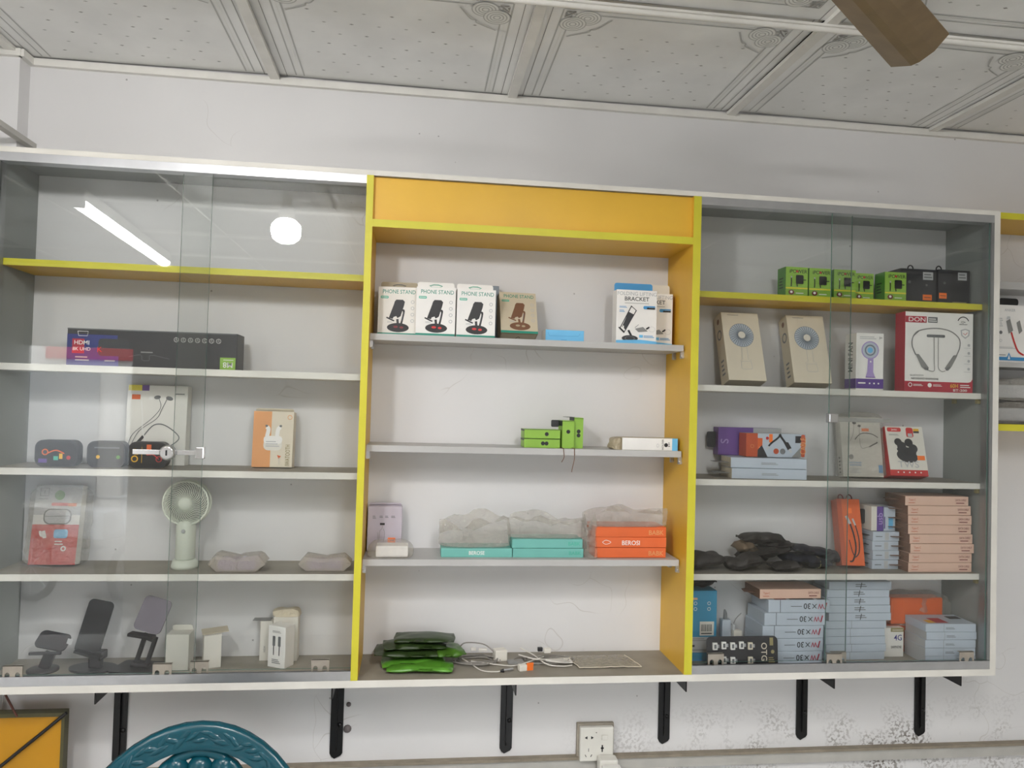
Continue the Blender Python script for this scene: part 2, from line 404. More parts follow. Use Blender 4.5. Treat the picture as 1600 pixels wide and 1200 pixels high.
# cable casing strip low on the back wall
CAS = mat('casing', (182, 180, 174), .5, 0, .08)
mb = MB(); z = -.262
xs = [-.872+i*.1 for i in range(41)]
struct('trim_4', MB().box(-.872, 3.1, -.014, 0, -.292, -.262, CAS).box(-.872, 3.1, -.020, 0, -.262, -.255, mat('casing_lip', (142, 132, 116), .6, 0, .15, 30)))
struct('trim_5', MB().box(-.868, -.850, -.42, 0, 1.273, 1.286, CAS))

# street outside the doorway (seen only as a reflection in the left glass)
PAVE = mat('street', (84, 82, 80), .8, 0, .1, 4)
struct('ground', MB().box(-14, 6, -16, -4.3, FZ-.25, FZ-.12, PAVE))

# ------------------------------------------------------------------ lamps
def emis(name, s, c=(1, .985, .975)):
    m = bpy.data.materials.new(name); m.use_nodes = True; nt = m.node_tree
    b = nt.nodes['Principled BSDF']; b.inputs['Base Color'].default_value = (.8, .8, .8, 1); b.inputs['Emission Color'].default_value = c+(1,); b.inputs['Emission Strength'].default_value = s; return m
t = thing('led_bulb', 'white LED bulb hanging from the ceiling, mirrored in the left glass', 'lamp', (-.44, -1.5, 1.30))
MB().lathe([(.0, .0), (.03, .004), (.052, .02), (.06, .045), (.058, .075), (.04, .095), (.028, .1)], emis('bulb_glow', BULB_L), seg=20).build('bulb', t)
MB().lathe([(.028, .1), (.034, .105), (.026, .15), (.02, .155), (.02, .193)], K('white'), seg=16).build('lamp_holder', t)
def tube_lamp(label, x, y0, y1, L, a):
    t = thing('tube_light', label, 'lamp', (x, (y0+y1)/2, CZ-.075), a)
    h = abs(y1-y0)/2; half = [(.034*math.cos(math.pi*k/8), -.028*math.sin(math.pi*k/8)+.02) for k in range(9)]
    MB().prism(half, -h, h, emis('tube_glow', L), 'xz', True).build('diffuser', t)
    MB().box(-.032, .032, -h, h, .0205, .068, K('white')).build('batten_body', t)
    for s in (-1, 1): MB().box(-.036, .036, s*h-.01, s*h+.01, -.012, .05, K('white'), b=.003).build('end_cap', t)
tube_lamp('long LED tube light on the ceiling, mirrored as a slanting white bar', -1.31, -2.95, -1.55, TUBE_L, -4)
tube_lamp('second LED tube light, on the ceiling above the viewer', .55, -2.75, -1.5, TUBE2_L, 0)

# ceiling fan with metal blades
BLADE = mat('fan_blade', (138, 116, 84), .38, .1, .12, 20)
hub = Vector((.655, -.975, 1.38))
t = thing('ceiling_fan', 'ceiling fan with dusty brown metal blades at the top right', 'fan', tuple(hub))
MB().lathe([(.03, -.05), (.085, -.035), (.1, .0), (.09, .035), (.03, .05)], BLADE, seg=28).build('motor_housing', t)
MB().lathe([(.012, .05), (.012, .08), (.04, .085), (.045, .113)], BLADE, seg=16).build('down_rod', t)
for k in range(3):
    a = math.radians(38.9+120*k); mb = MB(); U = Vector((math.cos(a), math.sin(a), 0)); V = Vector((math.sin(a), -math.cos(a), 0)); vs = []
    N = 10
    prof = [(-.062, .004), (-.018, -.012), (.0, -.012), (.03, -.004), (.062, .010)]
    for i in range(N+1):
        s = i/N
        for v, zz in prof:
            wv = v*(.82+.16*s); tipu = .553-(v+.062)/.124*.05
            if v > .05: tipu -= .012
            u = .11+(tipu-.11)*s; vs.append(tuple(U*u+V*wv+Vector((0, 0, zz))))
    n = len(prof); q = [(x, y, z+.0015) for x, y, z in vs]; off = len(vs)
    fs = [[i*n+j, i*n+j+1, (i+1)*n+j+1, (i+1)*n+j] for i in range(N) for j in range(n-1)]
    mb.add(vs+q, fs+[[x+off for x in reversed(f)] for f in fs]+[[N*n+j, N*n+j+1, off+N*n+j+1, off+N*n+j] for j in range(n-1)]+[[i*n, (i+1)*n, off+(i+1)*n, off+i*n] for i in range(N)]+[[i*n+n-1, (i+1)*n+n-1, off+(i+1)*n+n-1, off+i*n+n-1] for i in range(N)], BLADE)
    bl = mb.build('blade', t)
    MB().tube([tuple(U*.08), tuple(U*.16+Vector((0, 0, -.013)))], .01, BLADE, 6).build('blade_iron', t)

# ------------------------------------------------------------------ the display cabinet
D = .187
WB = mat('white_board', (226, 223, 215), .42, 0, .07, 9); GB = mat('grey_board', (184, 183, 181), .5, 0, .05, 6)
GIN = mat('grey_laminate', (138, 142, 139), .5, 0, .06, 5); TOPG = mat('dusty_shelf_top', (146, 140, 128), .6, 0, .12, 12)
YE = mat('lime_yellow_edge', (208, 200, 52), .45, 0, .05, 8); OR = mat('orange_laminate', (228, 180, 56), .42, 0, .06, 4)
ALU = mat('aluminium', (198, 199, 202), .3, .85, .04, 30); ALUD = mat('aluminium_dull', (150, 152, 152), .38, .7, .05)
cab = thing('display_cabinet', 'wide wall display cabinet with yellow centre bay and two glass-fronted bays', 'cabinet', (0, 0, 0))
XL, XR, D1, D1r, D2, D2r = -.8403, 1.6098, -.0272, -.0108, .7813, .8013
B('top_board', cab, XL-.017, XR+.017, -D, -.001, 1.2078, 1.22, WB, bottom=GIN)
B('bottom_board', cab, XL-.017, XR+.017, -D, -.001, 0, .0168, WB, top=TOPG)
for x0, x1 in ((XL-.017, XL), (XR, XR+.017)): B('side_panel', cab, x0, x1, -D, -.001, .0168, 1.2078, GIN, front=WB, left=WB if x0 < 0 else GIN, right=GIN if x0 < 0 else WB)
B('divider', cab, D1, D1r, -D-.001, -.001, .0168, 1.2078, OR, front=YE)
B('divider', cab, D2, D2r, -D-.001, -.001, .0168, 1.2078, OR, front=YE)
B('header_panel', cab, D1r, D2, -D+.012, -D+.024, 1.104, 1.2076, OR)
B('header_shelf', cab, D1r, D2, -D, -.001, 1.0855, 1.1035, OR, front=YE, label='yellow-edged board under the yellow header panel')
LS = [.974, .735, .4975, .257]; CS = [.835, .565, .2905]; RS = [.9755, .736, .4963, .2565]; TH = .0155
for i, z in enumerate(LS): B('shelf', cab, XL+.0005, D1-.0005, -.1534, -.001, z-TH, z, WB if i else OR, front=YE if i == 0 else WB, top=TOPG, label='yellow-edged shelf' if i == 0 else None)
for i, z in enumerate(RS): B('shelf', cab, D2r+.0005, XR-.004, -.1534, -.001, z-TH, z, WB if i else OR, front=YE if i == 0 else WB, top=TOPG, label='yellow-edged shelf' if i == 0 else None)
for i, z in enumerate(CS): B('shelf', cab, D1r+.0005, D2-.004, -.147, -.001, z-TH, z, GB, label='grey-edged shelf')
for z in CS:      # shelf pegs under the open shelves
    for x in (D1r+.004, D2-.004):
        for y in (-.135, -.075):
            MB().box(x-.004, x+.004, y-.004, y+.004, z-TH-.018, z-TH, ALU).tube([(x, y, z-TH-.014), (x, y-.009, z-TH-.014)], .004, ALU).build('shelf_peg', cab)
for z in RS[1:]:
    for y in (-.14, -.05): MB().box(XR-.009, XR-.001, y-.005, y+.005, z-TH-.012, z-TH, K('kaki')).build('shelf_peg', cab)
for x0, x1 in ((XL, D1), (D2r, XR)):
    B('top_track', cab, x0, x1, -D+.0005, -.156, 1.188, 1.2078, ALU, front=ALU)
    m2 = MB(); m2.box(x0, x1, -D+.0012, -.1565, .0169, .0235, ALU)
    for y in (-.1865, -.1775, -.1685, -.1585): m2.box(x0, x1, y, y+.0015, .0168, .038 if y < -.18 else .031, ALU)
    m2.build('bottom_track', cab)
B('edge_channel', cab, XL, XL+.004, -D+.0005, -.156, .04, 1.188, ALUD); B('edge_channel', cab, XR-.008, XR, -D+.0005, -.156, .04, 1.188, ALUD)
def door(x0, x1, y, clips, label):
    g = MB().box(x0, x1, y-.0022, y+.0022, .040, 1.189, GLASS, left=GEDGE, right=GEDGE, top=GEDGE, bottom=GEDGE).build('glass_door', cab, label)
    for cx in clips:     # metal shoe with two arches
        m = MB(); a = .0165; zz = .034; h = .028
        pts = [(cx-a*1.25, zz), (cx-a*1.25, zz+h), (cx+a*1.25, zz+h), (cx+a*1.25, zz)]
        out = [(cx-a*1.25, zz+h), (cx+a*1.25, zz+h), (cx+a*1.25, zz)]
        for c in (cx+a*.65, cx-a*.65): out += [(c+.0055*math.cos(math.radians(q)), zz+.008+.0055*math.sin(math.radians(q))) if 0 < q < 180 else (c+(.0055 if q == 0 else -.0055), zz) for q in (0, 20, 60, 90, 120, 160, 180)]
        out += [(cx-a*1.25, zz)]
        m.prism(out, y-.0045, y-.0028, mat('shoe_metal', (176, 168, 156), .42, .5, .08, 40))
        m.box(cx-a*1.25, cx+a*1.25, y-.0045, y+.0045, zz+h-.001, zz+h, MATS['shoe_metal']); m.build('door_shoe', g)
    return g
gl1 = door(XL+.004, -.379, -.1805, (-.764, -.448), 'glass door with the lock bar')
gl2 = door(-.448, D1-.001, -.1675, (-.371, -.099), None)
gr1 = door(D2r+.001, 1.2185, -.1675, (.870, 1.218-.02), None)
gr2 = door(1.155, XR-.009, -.1805, (1.155+.024, 1.546), 'glass door with the lock bar')
LOCK = mat('lock_chrome', (205, 205, 205), .2, .9, .03)
def lock(par, y, xe, xc, xa, xb, z, fin=None):
    m = MB().box(xe-.016, xe+.004, y-.008, y+.008, z-.014, z+.014, LOCK, b=.003); m.build('lock_clip', par)
    MB().box(xa, xb, y-.007, y-.0045, z-.0055, z+.0055, LOCK, b=.0008).build('lock_bar', par)
    m = MB().lathe([(.0, .0), (.017, .0), (.017, .014), (.014, .018), (.012, .018), (.0, .018)], LOCK, (xc, y-.004, z), 20, 'y'); m.build('lock_cylinder', par)
    MB().box(xc-.0016, xc+.0016, y-.0235, y-.022, z-.006, z+.006, K('black')).build('keyhole', par)
lock(gl1, -.1805, -.378, -.452, -.53, -.38, .541)
# lock on the right bay sits behind its outer pane
m = MB().box(1.151, 1.176, -.19, -.172, .648, .672, LOCK, b=.003).build('lock_clip', gr2)
MB().box(1.172, 1.33, -.1770, -.1745, .651, .662, LOCK, b=.0008).build('lock_bar', gr2)

# black angle brackets under the cabinet
BRK = mat('bracket_black', (20, 20, 21), .35, .2, .08, 30)
def bracket(x, label, dz=0):
    t = thing('wall_bracket', label, 'bracket', (x, 0, 0), group='black shelf brackets under the cabinet')
    MB().box(-.016, .016, -.005, -.001, -.232+dz, -.002, BRK).prism([(-.016, -.232+dz), (.016, -.232+dz), (.012, -.238+dz), (-.004, -.246+dz), (-.012, -.24+dz)], -.005, -.001, BRK).build('wall_leg', t)
    MB().box(-.016, .016, -.168, -.001, -.0045, -.0005, BRK).build('shelf_arm', t)
    MB().prism([(-.005, -.225+dz), (-.011, -.215+dz), (-.013, -.03), (-.03, -.034), (-.165, -.034), (-.165, -.0045), (-.005, -.0045)], -.0015, .0015, BRK, 'yz').build('stiffening_rib', t)
    MB().lathe([(.0, 0), (.006, 0), (.005, .003), (0, .004)], BRK, (0.008, -.005, -.16), 10, 'y').build('screw', t)
for x, l in ((-.5965, 'black wall bracket under the cabinet above the yellow box'), (-.0705, 'black wall bracket below the left yellow divider'),
             (.367, 'black wall bracket left of the wall socket under the open bay'), (.797, 'black wall bracket right of the socket, below the right yellow divider'),
             (1.192, 'black wall bracket under the left part of the right glass bay'), (1.5465, 'rightmost black wall bracket under the cabinet')):
    bracket(x, l, .012 if x > .6 else 0)
for (x, z, r, l) in ((-.0425, -.11, .006, 'small grey bolt head on the wall beside the second bracket'), (-.0437, -.172, .010, 'larger grey bolt cap on the wall, below the small bolt')):
    o = MB().lathe([(0, 0), (r, 0), (r, .003), (r*.75, .006), (0, .006)], mat('dull_bolt', (120, 112, 112), .5, .3, .2, 90), (x, -.0005, z), 12, 'y').build('bolt', None); tag(o, l, 'bolt')

# wall socket and charger
t = thing('wall_socket', 'white multi-pin wall socket with rocker switch under the cabinet', 'socket', (.606, 0, -.262))
PL = mat('socket_plastic', (222, 220, 212), .35, 0, .05)
MB().box(-.045, .045, -.030, -.0145, .0, .088, PL, b=.003).build('face_plate', t)
MB().box(-.050, .050, -.0142, 0, -.002, .092, mat('dusty_box', (160, 152, 138), .6, 0, .15, 40), b=.002).build('back_box', t)
MB().box(.012, .029, -.034, -.030, .056, .069, PL, b=.0015).build('rocker_switch', t)
m = MB()
for cx in (-.029, -.013): m.prism([(cx-.004, .062), (cx+.003, .066), (cx+.003, .058)] if cx < -.02 else [(cx+.004, .062), (cx-.003, .066), (cx-.003, .058)], -.0308, -.0300, K('black'))
m.box(-.0225, -.0212, -.0306, -.03, .026, .034, K('black')); m.box(.013, .0165, -.0306, -.03, .024, .042, K('black')); m.box(.011, .019, -.0306, -.03, .032, .036, K('black'))
m.prism([(-.032, .018), (-.030, .018), (-.027, .012), (-.029, .012)], -.0306, -.03, K('black')); m.prism([(-.012, .018), (-.014, .018), (-.017, .012), (-.015, .012)], -.0306, -.03, K('black'))
m.lathe([(0, 0), (.0013, 0), (.0013, .0008), (0, .0008)], K('black'), (-.002, -.030, .075), 8, 'y'); m.build('pin_holes', t)['kind'] = 'stuff'
t = thing('phone_charger', 'white USB charger plugged into the wall socket', 'charger', (.632, -.03, -.292))
MB().box(-.026, .024, -.034, -.0015, -.010, .048, PL, b=.006).build('charger_body', t)
MB().box(-.021, .027, -.072, -.034, -.02, .038, K('white'), b=.005).build('charger_front', t)
MB().box(-.003, .009, -.0732, -.072, .017, .021, K('black')).build('usb_port', t)

# ------------------------------------------------------------------ left bay
t = carton('media_box', 'long black carton with a green corner mark on the second left shelf', 'box', -.517, -.045, LS[1], .384, .072, .088, K('charcoal'), arts=[
 ('F', [('r', 'deepblue', .0, .0, .29, .84), ('p', 'navy', [(0, .0), (.3, .0), (.3, .3), (0, .15)]), ('r', 'crimson', .03, .33, .1, .72), ('rr', 'dark', .18, .28, .36, .74, .02),
   ('l', 'white', [(.06, .92), (.065, .80), (.115, .80), (.12, .92), (.06, .92)], .003, 1), ('t', 'white', .085, .62, .11, 'HDMI'), ('t', 'white', .085, .45, .09, '8K UHD'), ('g', 'lightgrey', .05, .12, .13, .28, 2),
   ('t', 'red', .19, .45, .14, 'K'), ('g', 'lightgrey', .22, .12, .28, .2, 1), ('r', 'midgrey', .0, .97, .99, 1.0)]
   + [('o', 'white', .635+.042*i, .78, .0145, .0022) for i in range(7)] + [('l', 'white', [(.635+.042*i-.005, .76), (.635+.042*i, .83), (.635+.042*i+.005, .74)], .002, 1) for i in range(7)]
   + [('g', 'grey', .43, .38, .5, .46, 1), ('l', 'midgrey', [(.36, .28), (.43, .34), (.44, .2), (.48, .2), (.49, .34), (.6, .25)], .002), ('r', 'green', .90, .0, .993, .34), ('t', 'white', .947, .14, .15, 'M8', 180), ('g', 'white', .92, .26, .98, .30, 1)])], right=K('dark'))
carton('neckband_box', 'white earphone carton with neckband picture, standing at the back left', 'box', -.527, -.012, LS[2], .142, .035, .196, K('paper'), lean=2, arts=[
 ('F', [('r', 'yellow', .02, .93, .24, 1), ('r', 'purple', .24, .93, .36, 1), ('r', 'orange', .08, .82, .22, .88), ('c', 'midgrey', .5, .85, .055, .6, 10), ('c', 'midgrey', .7, .84, .06, .6, -15), ('r', 'white', .36, .82, .43, .86),
  ('l', 'midgrey', [(.53, .83), (.56, .72), (.42, .58), (.12, .38), (.05, .2)], .011), ('l', 'midgrey', [(.66, .83), (.58, .7), (.5, .58), (.22, .42), (.08, .2)], .011),
  ('l', 'midgrey', [(.3, .36), (.46, .5), (.65, .5), (.88, .37), (.82, .28), (.58, .18)], .018), ('l', 'dark', [(.1, .18), (.3, .36)], .05), ('l', 'dark', [(.4, .13), (.58, .19)], .04), ('l', 'white', [(.24, .80), (.27, .6), (.28, .44), (.34, .3)], .018),
  ('g', 'grey', .8, .88, .95, .92, 1), ('g', 'lightgrey', .3, .04, .7, .1, 2)])])
def pouch_box(x, w, label, els):
    t = thing('earbud_pack', label, 'box', (x, -.085, LS[2]), group=None)
    MB().prism(rrect(-w/2, 0, w/2, .062, .018, 5), -.028, 0, K('charcoal')).build('pack_body', t)
    MB().prism(rrect(-w/2+.004, .004, w/2-.004, .058, .015, 5), -.0290, -.0281, K('black')).build('front_window', t)
    art(t, 'F', w, .030, .062, els, 'print')
q = [('o', 'orange', .25, .55, .08, .03, 1), ('l', 'orange', [(.3, .5), (.5, .62), (.7, .5)], .03), ('r', 'mint', .45, .25, .56, .4), ('r', 'gold', .58, .3, .66, .5), ('c', 'red', .8, .35, .05), ('r', 'violet', .1, .15, .3, .3)]
pouch_box(-.724, .094, 'leftmost black round-cornered earbud pack on the third left shelf', q)
pouch_box(-.614, .086, 'middle black round-cornered earbud pack on the third left shelf', [('g', 'midgrey', .2, .7, .85, .82, 1), ('c', 'poison', .82, .4, .05), ('c', 'gold', .3, .4, .05)])
pouch_box(-.5215, .088, 'black round-cornered earbud pack behind the lock on the third left shelf', [('o', 'gold', .18, .35, .09, .03), ('t', 'gold', .22, .62, .14, 'ar', 90), ('l', 'gold', [(.36, .2), (.36, .8)], .012, 1), ('r', 'orange', .48, .5, .6, .9), ('o', 'red', .8, .35, .08, .02), ('l', 'red', [(.5, .5), (.65, .52), (.8, .35)], .02)])
carton('earphone_carton', 'orange and cream earbud carton standing alone on the third left shelf', 'box', -.2445, -.025, LS[2], .097, .04, .138, K('cream'), lean=4, flap=(.008, K('beige'), None, -.03), arts=[
 ('F', [('r', 'apricot', 0, 0, .45, 1), ('rr', 'offwhite', .27, .3, .73, .5, .12), ('rr', 'white', .27, .42, .73, .56, .08), ('l', 'white', [(.35, .55), (.38, .68), (.33, .72)], .1), ('l', 'white', [(.6, .55), (.62, .68), (.68, .72)], .1), ('c', 'midgrey', .33, .74, .035, .8), ('c', 'midgrey', .68, .74, .035, .8),
   ('g', 'lightgrey', .33, .36, .66, .48, 3), ('o', 'apricot', .9, .9, .06, .015), ('t', 'kaki', .88, .22, .08, 'IWATOOTH', 90, .62), ('p', 'orange', [(.62, .22), (.72, .2), (.66, .15)]), ('l', 'lightgrey', [(.68, .05), (.67, .18)], .008, 1)])])
# red and white blister card
t = carton('earbud_card', 'red and white earbud pack with silver case picture at far left', 'box', -.742, -.045, LS[3], .105, .028, .188, K('offwhite'), lean=9, arts=[
 ('F', [('r', 'red', 0, 0, 1, .5), ('r', 'white', 0, .5, 1, .62), ('r', 'lightgrey', .0, .62, 1, 1), ('l', 'midgrey', [(.1, .86), (.28, .86), (.28, .96), (.1, .96), (.1, .86)], .014, 1), ('t', 'midgrey', .19, .91, .04, '1'), ('g', 'grey', .08, .81, .28, .84, 1),
  ('c', 'poison', .52, .87, .11), ('rr', 'red', .36, .735, .72, .775, .03), ('r', 'orange', .72, .73, .9, .77), ('rr', 'midgrey', .22, .50, .82, .70, .14), ('rr', 'silver', .25, .515, .79, .685, .12), ('l', 'midgrey', [(.25, .6), (.79, .61)], .01, 1),
  ('rr', 'skyblue', .48, .33, .78, .44, .05), ('l', 'white', [(.25, .42), (.3, .33)], .08), ('l', 'white', [(.18, .42), (.22, .36), (.32, .38)], .05), ('g', 'white', .52, .24, .7, .31, 2), ('o', 'white', .72, .2, .06, .03)])])
m = MB()       # loose clear bag around the card
def sheet(cx, cy, cz, w, d, h, nx, ny, nz, amp, sc, seed, m, taper=.7, mb=None, pinch=.55, wob=0.0):
    """crumpled plastic: a soft box with ridged creases and pinched ends, faceted"""
    bm = bmesh.new(); bmesh.ops.create_cube(bm, size=1); bmesh.ops.subdivide_edges(bm, edges=bm.edges[:], cuts=13, use_grid_fill=True)
    vs = []
    for v in bm.verts:
        x, y, z = v.co; t = 1-(1-taper)*max(0, z+.5); e = abs(x*2)**5
        p = Vector((x*w, y*d*t*(1-e*.3), (z*(1-pinch*e)-.18*pinch*e)*h))
        if wob: p.z = -h/2+(p.z+h/2)*(1-wob*.5+wob*noise.noise(Vector((x*3.1+seed, y*2, 4)))*1.6)
        q = p*sc+Vector((seed, seed*1.7, 0))
        rg = (1-2*abs(noise.noise(q*1.3)))*.9+(1-2*abs(noise.noise(q*3.1+Vector((5, 1, 2)))))*.4
        n = noise.noise_vector(q)*amp*.8+v.co.normalized()*rg*amp*.55
        if z > -.45: p += n
        else: p += Vector((n.x, n.y, 0))
        p.z = max(p.z, -h/2); vs.append(p+Vector((cx, cy, cz+h/2)))
    bm.verts.index_update(); fs = [[v.index for v in f.verts] for f in bm.faces]; bm.free()
    mb = mb or MB(); mb.add(vs, fs, m, False); return mb
sheet(0.004, -.015, .0, .128, .05, .185, 0, 0, 0, .004, 24, 3, FILM, .9, None, .15).build('clear_bag', t)
# white hand-held fan on its stand
FANW = mat('fan_white', (216, 220, 206), .4, 0, .03)
t = thing('handheld_fan', 'white handheld mini fan standing upright on the fourth left shelf', 'fan', (-.437, -.08, LS[3]))
MB().lathe([(0, 0), (.031, 0), (.031, .006), (.027, .02), (.0, .02)], FANW, seg=24).build('stand_base', t)
MB().lathe([(.0, .02), (.021, .02), (.023, .025), (.0225, .10), (.019, .112), (.012, .116), (0, .116)], FANW, seg=24).build('handle', t)
MB().lathe([(0, 0), (.005, 0), (.004, .0015), (0, .0015)], K('lightgrey'), (.0, -.0225, .09), 12, 'y').build('button', t)
cz = .156; m = MB(); ring = [(.0525*math.cos(a*.2618), -.012, cz+.0525*math.sin(a*.2618)) for a in range(24)]
m.tube(ring, .0028, FANW, 6, True); m.tube([(x, .012, z) for x, y, z in ring], .0028, FANW, 6, True); m.build('cage_rim', t)
m = MB()
for i in range(40):
    a = i*2*math.pi/40; pts = []
    for k in range(6):
        s = k/5; r = .014+.038*s; aa = a+.75*s*s; pts.append((r*math.cos(aa), -.012-.008*math.cos(s*1.4), cz+r*math.sin(aa)))
    m.tube(pts, .0012, FANW, 4)
g = m.build('cage_grille', t)
MB().lathe([(0, 0), (.0155, 0), (.0155, .006), (.013, .009), (0, .009)], FANW, (0, -.013, cz), 24, 'y').build('hub_cap', t)
m = MB()
for i in range(7):
    a = i*2*math.pi/7; c0, s0 = math.cos(a), math.sin(a); c1, s1 = math.cos(a+.8), math.sin(a+.8)
    m.add([(.012*c0, -.004, cz+.012*s0), (.044*c0, -.007, cz+.044*s0), (.047*c1, .006, cz+.047*s1), (.012*c1, .004, cz+.012*s1)], [[0, 1, 2, 3]], K('grey'))
m.build('fan_blades', t)['kind'] = 'stuff'; g['kind'] = 'stuff'
MB().lathe([(0, 0), (.049, 0), (.049, .0015), (0, .0015)], K('grey'), (0, .013, cz), 28, 'y').build('rear_guard', t)  # grey guard and blades put the shade between grille spokes into the colour
def wrapped(label, cx, w, z, cy, d, h, seed, tilt=0):
    t = thing('wrapped_pack', label, 'package', (cx, cy, z), tilt); rnd = random.Random(seed)
    prof = [(-.36, 0), (-.41, .22), (-.5, .5), (-.43, .72), (-.38, 1.0), (-.12, .90), (-.02, .80), (.06, .88), (.33, 1.0), (.40, .86), (.5, .55), (.40, .15), (.36, 0)]
    m = MB(); n = len(prof); vs = []
    for k, (yy, sc, up) in enumerate(((-.5, .93, .70), (-.44, .99, .92), (-.1, 1.0, 1.0), (.35, .97, .97), (.5, .9, .75))):
        for a, b in prof: vs.append((a*w*sc+rnd.uniform(-.002, .002), yy*d, max(0, b*h*up+(rnd.uniform(-.002, .002) if b > 0 else 0))))
    fs = [[r_*n+i_, r_*n+(i_+1) % n, (r_+1)*n+(i_+1) % n, (r_+1)*n+i_] for r_ in range(4) for i_ in range(n)]
    m.add(vs, fs+[list(range(n-1, -1, -1)), [4*n+i_ for i_ in range(n)]], FILM2); m.build('plastic_wrap', t)
    for q in (-1, 1): MB().box(q*w*.17-w*.155, q*w*.17+w*.155, -d*.42, d*.40, h*.06, h*.62, K('lilac'), b=.003).build('inner_box', t)
wrapped('plastic-wrapped pair of boxes on the fourth left shelf, right of the fan', -.305, .136, LS[3]+.001, -.10, .07, .04, 5)
wrapped('plastic-wrapped long pack beside the left yellow divider', -.1015, .128, LS[3]+.001, -.095, .06, .036, 9)
# phone stands on the bottom board
SM = mat('stand_grey', (40, 38, 42), .4, .2, .05); SB = mat('stand_black', (13, 13, 15), .3, .1, .05); FB = .0169
def plate(par, cx, cy, z0, w, h, lean, sk, m, name='phone_plate', hole=False, th=.004):
    mb = MB(); out = rrect(-w/2, 0, w/2, h, .012, 5); mb.prism(out, -th, 0, m)
    o = mb.build(name, par); o.location = (cx, cy, z0); o.rotation_euler = (-math.radians(lean), math.radians(sk), 0); return o
t = thing('phone_stand', 'small folded black phone stand in the bottom left corner', 'stand', (-.745, -.085, FB))
MB().lathe([(0, 0), (.034, 0), (.034, .004), (.03, .006), (0, .006)], SM, seg=28).build('base', t)
MB().box(-.012, .012, -.006, .006, .006, .045, SM, b=.002, rot=Matrix.Rotation(.35, 3, 'Y')).build('arm', t)
plate(t, .012, -.005, .05, .07, .045, 50, 12, SM); MB().box(-.02, .05, -.03, -.022, .045, .052, SM, b=.002).build('lip', t)
t = thing('phone_stand', 'black phone stand with a tall tilted plate and oval base', 'stand', (-.635, -.08, FB), -8)
MB().prism([(.056*math.cos(k*.2618), .036*math.sin(k*.2618)) for k in range(24)], 0, .005, SM, 'xy', True).build('base', t)
MB().box(-.008, .022, -.01, .004, .005, .045, SM, b=.003).build('arm', t)
MB().box(-.004, .028, -.016, .010, .026, .046, SM, b=.003).build('hinge', t)
o = plate(t, -.012, -.012, .038, .060, .125, 14, 9, SB); art(o, 'F', .06, .004, .125, [('r', 'lightgrey', -.35, .12, -.15, .22)], 'notch')
MB().box(-.044, .02, -.03, -.012, .036, .043, SB, b=.002, rot=Matrix.Rotation(.25, 3, 'Y')).build('lip', t)
t = thing('phone_stand', 'grey-brown phone stand with slotted arm and square base plate', 'stand', (-.525, -.095, FB), -12)
MB().prism(rrect(-.056, -.046, .05, .04, .012, 4), 0, .010, SM, 'xy').build('base', t)
m = MB(); R = Matrix.Rotation(.30, 3, 'Y')
m.box(-.020, -.010, -.004, .004, .010, .085, SM, b=.002, rot=R); m.box(.006, .016, -.004, .004, .010, .085, SM, b=.002, rot=R); m.box(-.020, .016, -.004, .004, .006, .024, SM, b=.002, rot=R); m.box(-.020, .016, -.004, .004, .074, .088, SM, b=.002, rot=R); m.build('slotted_arm', t)
MB().tube([(-.02, 0, .014), (.022, 0, .010)], .009, SM, 10).build('base_hinge', t)
plate(t, .016, -.008, .094, .068, .080, 22, 12, mat('stand_plate', (112, 106, 116), .4, .2, .04)); MB().box(-.026, .034, -.032, -.010, .086, .094, SM, b=.002, rot=Matrix.Rotation(.1, 3, 'Y')).build('lip', t)
# small white cartons
WC = K('offwhite')
carton('small_carton', 'white carton with open top flaps seen through both glass panes', 'box', -.441, -.055, FB, .052, .045, .085, WC, flap=(.012, WC, None, -.006))
t = carton('small_carton', 'narrow white carton with a folded-out flap, left of the cable cartons', 'box', -.377, -.045, FB, .04, .045, .083, WC, rz=18)
MB().box(-.02, .04, -.05, -.002, .084, .0852, K('beige'), rot=Matrix.Rotation(-.05, 3, 'Y')).build('open_flap', t)
t = carton('small_carton', 'low white carton behind, left in the cluster of cable cartons', 'box', -.2475, -.01, FB, .03, .03, .098, WC, arts=[('F', [('t', 'grey', .4, .3, .05, 'NEW', 90)])])
MB().box(-.034, .01, -.03, -.004, .099, .1, K('grey')).build('open_flap', t)
t = carton('small_carton', 'tall white carton with crumpled open lid behind the front cable carton', 'box', -.2, -.012, FB, .06, .034, .11, WC, arts=[('F', [('t', 'charcoal', .1, .62, .05, 'XJ', -90)])])
sheet(0.0, -.018, .110, .062, .034, .016, 0, 0, 0, .005, 40, 12, K('beige'), .9).build('crumpled_lid', t)
carton('small_carton', 'front white cable carton with two cable plugs pictured', 'box', -.196, -.060, FB, .050, .036, .100, K('white'), rz=-28, arts=[
 ('F', [('rr', 'midgrey', .26, .52, .42, .76, .03), ('rr', 'midgrey', .58, .52, .74, .76, .03), ('r', 'charcoal', .31, .3, .36, .52), ('r', 'charcoal', .64, .3, .69, .52), ('g', 'grey', .25, .84, .75, .90, 2), ('g', 'midgrey', .25, .1, .75, .22, 3)]), ('L', [('t', 'grey', .5, .3, .05, 'usb Cable', 90)])])

